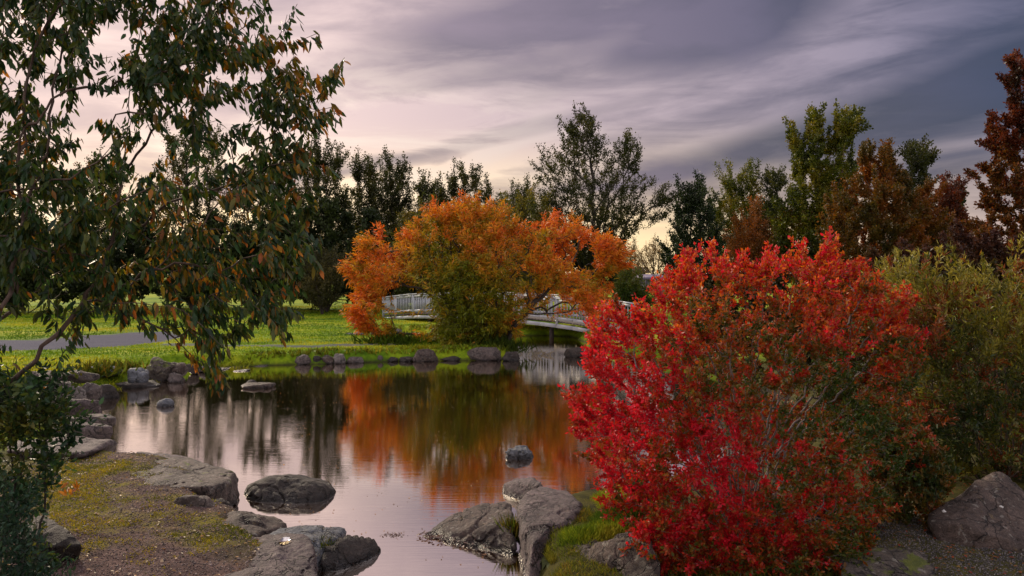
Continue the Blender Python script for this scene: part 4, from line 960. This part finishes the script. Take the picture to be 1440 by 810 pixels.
def ends(v, r, pal, rust, p, brown):
    c = palette(v, pal, r=r)
    if rust:
        k = ((fbm(p*.8, 2, 5)+.9*(4.2-p[:,2])/4.2+r.normal(0,.3,len(p)) > .55)*.55)[:,None]; c = c*(1-k)+np.array([(0.17,0.07,0.012)])*k
    if brown:
        k = ((fbm(p*.7, 2, 5)+.5*(3.5-p[:,2])/3.0+r.normal(0,.25,len(p)) > .1)*.7)[:,None]; c = c*(1-k)+palette(r.uniform(0,1,len(p)), BRN, r=r)*k
    return c
for k_, (kind, label, poly, D, bx, pal, ll, nl, nt, op) in enumerate(BT):
    sd_ = 200+k_*7
    ext = max(q[1] for q in poly); zb = .3
    poly2 = poly
    zl = CH-(ext-HY)/F*D
    nl = int(nl*(3.1 if not op.get('dark') else 2.2)); ll *= (.92 if not op.get('dark') else 1.25)
    pk = [poly[i] for i in range(len(poly)) if poly[i][1] < poly[i-1][1] and poly[i][1] <= poly[(i+1) % len(poly)][1] and poly[i][1] < min(q[1] for q in poly)+70 and -100 < poly[i][0] < 1600]
    tips = envelope(poly2, D, nt, .8 if (max(q[0] for q in poly)-min(q[0] for q in poly)) < 200 else .55, clump=op.get('clump', .35)*.85, cscale=.9*20/D*2.0/2, seed=sd_, shell=.3, zmin=.5)
    if 'extra' in op: tips = np.concatenate([tips]+[np.array([P(a+rng.normal(0,4), b+rng.normal(0,4), D+rng.normal(0,.5)) for _ in range(7)]) for a, b in op['extra']])
    b0 = base_at(bx, D, zb)
    top = min(poly, key=lambda q: q[1]); ty = top[1]+(ext-top[1])*.12
    if 'guide' in op:
        gl_ = [[b0]+[P(a, b, D) for a, b in op['guide']]]+[[P(a, b, D+rng.normal(0,.2)) for a, b in s_] for s_ in op['side']]
    elif op.get('leaf'): gl_ = [[b0, P(bx, (ty+ext)/2, D)]]+[[b0, P(bx+dx, ty+12, D+rng.normal(0,.3))] for dx in (-12,-5,4,11)]
    else: gl_ = [[b0, P((bx*2+top[0])/3, (ty+ext*2)/3, D), P((bx+top[0]*2)/3, (2*ty+ext)/3, D), P(top[0], ty, D)]]
    if (max(q[0] for q in poly)-min(q[0] for q in poly)) > 130 and 'guide' not in op and not op.get('leaf'):
        x0_, x1_ = min(q[0] for q in poly), max(q[0] for q in poly)
        for f_ in (.15,.35,.65,.85): gl_.append([b0, P(bx+(x0_+(x1_-x0_)*f_-bx)*.5, ext-(ext-ty)*.35, D), P(x0_+(x1_-x0_)*f_, ext-(ext-ty)*.62, D)])
    if 'guide' not in op and not op.get('leaf') and kind != 'thicket_shrub':
        for a_, b_ in pk: gl_.append([b0, P(bx+(a_-bx)*.35, ext-(ext-b_)*.3, D), P(a_-(a_-bx)*.2, ext-(ext-b_)*.65, D+rng.normal(0,.4)), P(a_, b_+3, D+rng.normal(0,.4))])
        tips = np.concatenate([tips]+[np.array([P(a_+rng.normal(0,5), b_+abs(rng.normal(0,16)), D+rng.normal(0,.5)) for _ in range(16)]) for a_, b_ in pk])
    def cf(p, r, pal=pal, op=op, sd_=sd_):
        v = np.clip(.5+fbm(p*.9, 3, sd_)*.55+r.normal(0,.16,len(p)), 0, 1)
        return ends(v, r, pal, op.get('rust'), p, op.get('brown'))
    shr = op.get('leaf') or kind == 'thicket_shrub'
    plant(kind, b0, label, 'shrub' if shr else 'tree', tips, gl_, BARK if D < 40 else BARK_DARK, LEAF_DARK if op.get('dark') else LEAF, ll, ll*.62, nl, cf, DIAM,
          bf=.5 if not shr else .35, step=.018*D*.6, r0=.0042*D/20, e=2.1, rtw=.02*D/30, spread=.9, seed=sd_, scatter=.0017*D, rmax=.16*D/42, upb=.55,
          shoots=(nt//4, (.016 if 'guide' in op else .024)*D, .6) if not op.get('dark') else None, parts=('stems','foliage') if shr else ('trunk','crown'), minr=.004*D/20, sides=3)

# ================================================================== GROUND COVER
def scatter_rect(x0, x1, y0, y1, n, seed):
    r = np.random.default_rng(seed); return r.uniform(x0, x1, n), r.uniform(y0, y1, n), r
def blades(name, x, y, hgt, wid, cols, label, cat, seed, lean=.35, z=None):
    r = np.random.default_rng(seed); n = len(x); z = ground_h(x, y) if z is None else z
    pos = np.stack([x, y, z-.005], 1); d = np.stack([r.normal(0, lean, n), r.normal(0, lean, n), np.ones(n)], 1)
    o = leaf_mesh(name, pos, d, hgt, wid, cols, BLADE, None, (np.array([[0,-.5,0],[0,.5,0],[.6,.35,.5],[1,0,1.6],[.6,-.35,.5]]), np.array([[0,1,2,3,4]])), seed)
    return tag(o, label, cat, None, 'stuff')
# far lawn: tufts, more of them where they show largest
N = 170000
r = np.random.default_rng(301)
D = 15+(r.uniform(0, 1, N)**1.5)*38; x = r.uniform(-.78, .14, N)*D
keep = ((CX+x/D*F > -140) & (CX+x/D*F < 860))
x, y = x[keep], D[keep]
s = signed(x, y, POND)+fbm(np.stack([x,y,0*x],1)*1.3, 3, 5)*.07
ok = (s > .22) & (signed(x, y, LAWN_PATH) > .08) & (signed(x, y, THIN_PATH) > .05) & (y > 14.5)
x, y, s = x[ok], y[ok], s[ok]; p3 = np.stack([x, y, 0*x], 1)
v = np.clip(.5+fbm(p3*np.array([.2,.45,1]), 3, 90)*.75+fbm(p3*1.7, 2, 91)*.3+r.normal(0,.15,len(x)), 0, 1)
edge = 1-smooth(s, .25, .8)
cols = palette(v, [(0.08,0.18,0.009),(0.18,0.32,0.012),(0.34,0.43,0.016),(0.50,0.48,0.025)], r=r)
cols = cols*(1-.5*edge[:,None])+np.array([(0.20,0.13,0.02)])*.5*edge[:,None]
hh = r.uniform(.028, .055, len(x))*(1+1.6*edge); blades('lawn_grass', x, y, hh, hh*.45*(y/20)**.5, cols, 'short bright green lawn grass beyond the pond', 'grass', 302)
N = 60000; r = np.random.default_rng(340); y = r.uniform(9.0, 15.5, N); x = r.uniform(-11, -4.0, N); s = signed(x, y, POND)
ok = (s > .9) & (s < 3.4); x, y, s = x[ok], y[ok], s[ok]; p3 = np.stack([x, y, 0*x], 1)
v = np.clip(.4+fbm(p3*1.2, 3, 93)*.6+r.normal(0,.15,len(x)), 0, 1); hh = r.uniform(.03,.07,len(x))
blades('bank_grass', x, y, hh, hh*.2, palette(v, [(0.05,0.09,0.010),(0.10,0.16,0.012),(0.17,0.20,0.016),(0.25,0.20,0.03)], r=r), 'rough grass among the left shore stones', 'grass', 341)
# the cushion of grass on the rocky point
PATCH = np.array([G(a, b, .33)[:2] for a, b in ((806,696),(838,680),(870,673),(940,678),(960,730),(905,756),(870,762),(842,768),(800,774),(772,768),(758,758),(764,744),(790,735),(815,728),(826,712))])
q = PATCH; N = 120000; x, y, r = scatter_rect(q[:,0].min(), q[:,0].max()+.6, q[:,1].min(), q[:,1].max(), N, 303)
s = signed(x, y, PATCH); s = s+fbm(np.stack([x,y,0*x],1)*4, 2, 12)*.05
ok = s < 0; x, y, s = x[ok], y[ok], s[ok]
def patch_z(x, y, s): return .20+.15*smooth(-s, -.02, .35)+.035*fbm(np.stack([x,y,0*x],1)*3.5, 2, 13)
z = patch_z(x, y, s)
p3 = np.stack([x, y, 0*x], 1); v = np.clip(.5+fbm(p3*2.6, 3, 92)*.65+r.normal(0,.2,len(x)), 0, 1)
cols = palette(v, [(0.08,0.15,0.014),(0.19,0.28,0.016),(0.33,0.39,0.025),(0.46,0.42,0.05)], r=r)
ed = (1-smooth(-s, 0, .16))[:,None]; cols = cols*(1-.4*ed)+np.array([(0.30,0.16,0.03)])*.4*ed
k = r.choice(len(x), min(len(x), 42000), replace=False)
blades('grass_cushion', x[k], y[k], r.uniform(.035,.09,len(k)), r.uniform(.003,.006,len(k)), cols[k], 'lush green grass cushion between the rocks left of the red bush', 'grass', 304, .55, z[k])
# the earth under it
ax = np.arange(q[:,0].min()-.1, q[:,0].max()+.6, .03); ay = np.arange(q[:,1].min()-.1, q[:,1].max()+.1, .03); AX, AY = np.meshgrid(ax, ay); sv_ = signed(AX.ravel(), AY.ravel(), PATCH)
zz = np.where(sv_ < .02, patch_z(AX.ravel(), AY.ravel(), sv_)-.01, -.1)-.25*smooth(sv_, -.02, .08)
ii = (np.arange(len(ay)-1)[:,None]*len(ax)+np.arange(len(ax)-1)[None]).ravel(); fq = np.stack([ii, ii+1, ii+len(ax)+1, ii+len(ax)], 1)
fq = fq[(sv_[fq] < .015).all(1)]
used, inv = np.unique(fq, return_inverse=True); V = np.stack([AX.ravel(), AY.ravel(), zz], 1)[used]
o = mesh_np('bank_soil', V, [inv.reshape(-1, 4)], plain('mossy_soil', (0.07,0.08,0.015), .9, .5, 14), None, smooth_=True)
tag(o, 'mossy soil bank under the grass cushion', 'soil', kind='structure')
# moss and thin yellow grass along the foreground path
def fore_zone(n, seed, x0=-5.2, x1=-1.2, y0=4.2, y1=9.2):
    x, y, r = scatter_rect(x0, x1, y0, y1, n, seed); s = signed(x, y, POND); ok = s > .12
    return x[ok], y[ok], r
x, y, r = fore_zone(260000, 305); d1, d2 = moss_field(x, y)
nz = fbm(np.stack([x,y,0*x],1)*5, 3, 14)
den = d1+d2+nz*.55-.35; ok = r.uniform(0, 1, len(x)) < np.clip(den, 0, 1)*.8; x, y, d1, nz = x[ok], y[ok], d1[ok], nz[ok]
v = np.clip(.45+nz*.4+.25*d1+r.normal(0,.2,len(x)), 0, 1); cols = palette(v, [(0.05,0.08,0.010),(0.13,0.16,0.012),(0.28,0.26,0.014),(0.42,0.34,0.02)], r=r)
k = r.choice(len(x), min(len(x), 60000), replace=False)
blades('moss', x[k], y[k], r.uniform(.010,.028,len(k)), r.uniform(.004,.009,len(k)), cols[k], 'yellow-green moss and thin grass beside the foreground path', 'moss', 306, .9)
N = 60000; r = np.random.default_rng(350); y = r.uniform(4.3, 6.6, N); x = r.uniform(.1, 2.2, N); s = signed(x, y, POND); nz = fbm(np.stack([x,y,0*x],1)*4, 3, 15)
ok = (s > .15) & (r.uniform(0,1,N) < np.clip(.35+nz*.9, 0, 1)); x, y, nz = x[ok], y[ok], nz[ok]; v = np.clip(.4+nz*.5+r.normal(0,.2,len(x)), 0, 1)
blades('mossy_grass', x, y, r.uniform(.015,.05,len(x)), r.uniform(.003,.006,len(x)), palette(v, [(0.05,0.08,0.010),(0.11,0.14,0.012),(0.22,0.22,0.02),(0.25,0.15,0.03)], r=r), 'mossy thin grass between the rocks under the red bush', 'grass', 351, .7)
# gravel
def pebbles(name, x, y, size, cols, label, seed, lift=.2):
    r = np.random.default_rng(seed); n = len(x); z = ground_h(x, y)
    T = np.array([[1,0,0],[-.5,.87,0],[-.5,-.87,0],[.2,.1,.8],[0,0,-.6]]); Fc = np.array([[0,1,3],[1,2,3],[2,0,3],[1,0,4],[2,1,4],[0,2,4]])
    a = r.uniform(0, 2*np.pi, n); ca, sa = np.cos(a), np.sin(a); S = size[:,None]*r.uniform(.6,1.4,(n,3))
    T2 = T[None]*S[:,None]*r.uniform(.8,1.2,(n,5,1)); V = np.stack([T2[...,0]*ca[:,None]-T2[...,1]*sa[:,None]+x[:,None], T2[...,0]*sa[:,None]+T2[...,1]*ca[:,None]+y[:,None], T2[...,2]+(z+size*lift)[:,None]], -1)
    o = mesh_np(name, V.reshape(-1,3), [(Fc[None]+(np.arange(n)*5)[:,None,None]).reshape(-1,3)], PEB, None, col=np.repeat(cols, 5, 0)); return tag(o, label, 'gravel', None, 'stuff')
PEB, t = material('pebble'); a_ = t.n('ShaderNodeVertexColor', layer_name='col').outputs[0]; p_ = t.n('ShaderNodeBsdfPrincipled', {'Base Color': a_, 'Roughness': .75}); t.n('ShaderNodeOutputMaterial', {'Surface': p_.outputs[0]})
x, y, r = fore_zone(65000, 307); ok = signed(x, y, FORE_PATH) < .05; x, y = x[ok], y[ok]
pebbles('gravel', x, y, r.uniform(.0025,.0075,len(x))*np.where(r.uniform(0,1,len(x))<.02,2.2,1), palette(r.uniform(0,1,len(x))**1.6, [(0.04,0.028,0.026),(0.11,0.078,0.074),(0.19,0.135,0.125),(0.29,0.22,0.20)], r=r), 'fine purplish gravel of the foreground path', 308)
x = r.uniform(2.2, 4.6, 45000); y = r.uniform(4.2, 6.4, 45000)
pebbles('gravel', x, y, r.uniform(.003,.008,len(x)), palette(r.uniform(0,1,len(x))**1.6, [(0.03,0.026,0.026),(0.08,0.07,0.07),(0.2,0.17,0.16)], r=r), 'dark gravel in front of the pyramid boulder at the right', 309)
# fallen leaves
def litter(name, x, y, z, ln, cols, label, seed):
    r = np.random.default_rng(seed); n = len(x); d = np.stack([r.normal(0,1,n), r.normal(0,1,n), r.normal(0,.15,n)], 1)
    o = leaf_mesh(name, np.stack([x,y,z],1), d, ln, ln*.5, cols, LEAF, None, OVAL, seed, 1.5); return tag(o, label, 'fallen leaves', None, 'stuff')
AUT = [(0.10,0.05,0.02),(0.22,0.12,0.03),(0.38,0.16,0.02),(0.42,0.30,0.12)]
x, y, r = fore_zone(2600, 310); litter('leaf_litter', x, y, ground_h(x, y)+.012, r.uniform(.012,.035,len(x)), palette(r.uniform(0,1,len(x)), AUT, r=r), 'small fallen leaves strewn over the foreground path', 311)
e1, e2 = G(596,753), G(700,768); tt_ = r.uniform(0,1,420); x = e1[0]+(e2[0]-e1[0])*tt_+r.normal(0,.03,420); y = e1[1]+(e2[1]-e1[1])*tt_+r.normal(0,.05,420)-.02
litter('leaf_litter', x, y, .006+np.abs(r.normal(0,.012,420)), r.uniform(.015,.04,420), palette(r.uniform(0,1,420), [(0.07,0.04,0.04),(0.16,0.10,0.09),(0.28,0.2,0.18)], r=r), 'brown leaf litter floating along the wedge rock', 312)
c_ = G(552,752); n=60; x = c_[0]+r.normal(0,.05,n); y = c_[1]+r.normal(0,.03,n); litter('leaf_litter', x, y, np.full(n,.004), r.uniform(.012,.03,n), palette(r.uniform(0,1,n), [(0.07,0.04,0.04),(0.16,0.10,0.09)], r=r), 'small dark raft of leaves floating near the dark pointed rock', 313)
n=800; D = r.uniform(6.0, 18, n); x = r.uniform(-.30, .08, n)*D; ok = signed(x, D, POND) < -.2; x, D = x[ok], D[ok]
litter('leaf_litter', x, D, np.full(len(x), .004), r.uniform(.01,.025,len(x)), palette(r.uniform(0,1,len(x)), AUT, r=r), 'scattered tiny leaves floating on open water', 314)
x, y, r = scatter_rect(.8, 4.4, 4.3, 7.2, 3000, 315); ok = signed(x, y, POND) > .1; x, y = x[ok], y[ok]
litter('leaf_litter', x, y, ground_h(x, y)+.012, r.uniform(.015,.035,len(x)), palette(r.uniform(0,1,len(x)), [(0.25,0.02,0.015),(0.30,0.08,0.02),(0.2,0.12,0.03),(0.10,0.05,0.02)], r=r), 'red and brown fallen leaves under the bushes on the right', 316)
# grass tufts rooted in rock crevices and at the bank
def tuft(px, py, D_, z, n, h, rad, cols, label, seed, lean=.5, w=.004):
    r = np.random.default_rng(seed); c = ((px-CX)/F*D_, D_); x = c[0]+r.normal(0, rad, n); y = c[1]+r.normal(0, rad, n)
    pos = np.stack([x, y, np.full(n, z)], 1); d = np.stack([r.normal(0, lean, n), r.normal(0, lean, n), np.ones(n)], 1)
    o = leaf_mesh('grass_tuft', pos, d, r.uniform(.5,1,n)*h, np.full(n, w), palette(r.uniform(0,1,n), cols, r=r), BLADE, None, (np.array([[0,-.5,0],[0,.5,0],[.5,.4,3],[1,0,12],[.5,-.4,3]]), np.array([[0,1,2,3,4]])), seed)
    return tag(o, label, 'grass tuft', None, 'stuff')
GR = [(0.06,0.10,0.012),(0.14,0.18,0.015),(0.30,0.20,0.03)]
tuft(719,752,6.55,.05,130,.24,.03,GR,'yellowing grass tuft in the crevice left of the tall split-faced rock',320,.3)
tuft(455,780,6.2,.08,110,.11,.04,GR,'green tuft wedged between the puddle rock and the dark pointed rock',321)
tuft(140,540,16.2,.22,260,.35,.25,GR,'rough grass tuft among the stones where the left shore bends',322,w=.012)
tuft(165,536,17.0,.18,260,.30,.25,GR,'low grass tuft above the thin dark slab on the left shore',323,w=.012)
tuft(700,500,22.3,.1,400,.55,.35,[(0.05,0.09,0.01),(0.10,0.15,0.012)],'lush green grass tuft at the foot of the orange willow trunk',324,w=.015)
tuft(560,490,23.0,.28,300,.35,.5,[(0.06,0.12,0.01),(0.12,0.2,0.012)],'green weeds on the far bank below the left branches of the orange willow',325,w=.02)
tuft(758,502,22.6,-.01,16,.22,.2,[(0.42,0.38,0.28),(0.6,0.55,0.42)],'thin pale blades standing in the water under the bridge',326,.12,.02)  # a few pale upright blades set into the water surface
# orange seedlings in the moss
for k,(px,py) in enumerate(((84,690),(108,694),(98,700))):
    c = G(px,py,.27); r = np.random.default_rng(330+k); n = 7; pos = np.tile(c, (n,1))+r.normal(0,.012,(n,3)); pos[:,2] = .27+r.uniform(0,.05,n); d = r.normal(0,1,(n,3)); d[:,2] = np.abs(d[:,2])+.6
    o = leaf_mesh('seedling', pos, d, r.uniform(.05,.09,n), r.uniform(.018,.03,n), palette(r.uniform(0,1,n), [(0.35,0.10,0.012),(0.55,0.24,0.02)], r=r), LEAF, None, OVAL, k)
    tag(o, ['orange-leafed seedling in the yellow moss, nearest the left shrub','orange-leafed seedling in the yellow moss, farthest right of the trio','lowest orange-leafed seedling in the yellow moss'][k], 'seedling')
# small puddle on its rock and the wet hollow by the slab
def on_top(px, py, names):
    from mathutils import Vector
    dg = bpy.context.evaluated_depsgraph_get(); d = Vector(((px-CX)/F, 1, -(py-HY)/F)).normalized()
    h, loc, nor, idx, ob, m = SC.ray_cast(dg, Vector((0,0,CH)), d); return loc, ob
dg = bpy.context.evaluated_depsgraph_get(); dg.update()
def puddle(cx, cy, rx, ry, seed, label):
    loc, ob = on_top(cx, cy, None); k = np.arange(40)/40*2*np.pi; rr2 = 1+.10*np.sin(3*k+seed)+.05*np.sin(5*k+2*seed); V = np.stack([loc[0]+rx*rr2*np.cos(k), loc[1]+ry*rr2*np.sin(k), np.full(40, loc[2]+.006)], 1)
    V = np.concatenate([V, V-np.array([0,0,.03])]); f1 = np.arange(40)[None]; side_ = np.stack([np.arange(40), np.arange(40)+40, (np.arange(40)+1)%40+40, (np.arange(40)+1)%40], 1)[:,::-1]
    o = mesh_np('puddle', V, [f1, side_], wm); tag(o, label, 'puddle')
puddle(404,761,.055,.085,1,'small bright puddle on the pitted rock at the lower left bank')
# white lichen rosettes on the pyramid boulder
LIC = plain('white_lichen', (0.62,0.60,0.56), .9, .2, 80)
for k,(px,py,rr_) in enumerate(((1328,720,.014),(1408,713,.012))):
    loc, ob = on_top(px, py, None)
    if ob and ob.name.startswith('boulder'):
        d_ = (np.array([0,0,CH])-np.array(loc)); d_ /= np.linalg.norm(d_); a_ = np.cross(d_, (0,0,1)); a_ /= np.linalg.norm(a_); b_ = np.cross(a_, d_)
        kk = np.arange(14)/14*2*np.pi; q_ = 1+.2*np.sin(2*kk+k)+.15*np.sin(5*kk); base = np.array(loc)+d_*.004
        V = np.concatenate([base+(np.cos(kk)*q_)[:,None]*a_*rr_+(np.sin(kk)*q_)[:,None]*b_*rr_, base-d_*.01+(np.cos(kk)*q_)[:,None]*a_*rr_*1.1+(np.sin(kk)*q_)[:,None]*b_*rr_*1.1])
        o = mesh_np('lichen_spot', V, [np.arange(14)[None], np.stack([np.arange(14), np.arange(14)+14, (np.arange(14)+1)%14+14, (np.arange(14)+1)%14], 1)], LIC, bo)
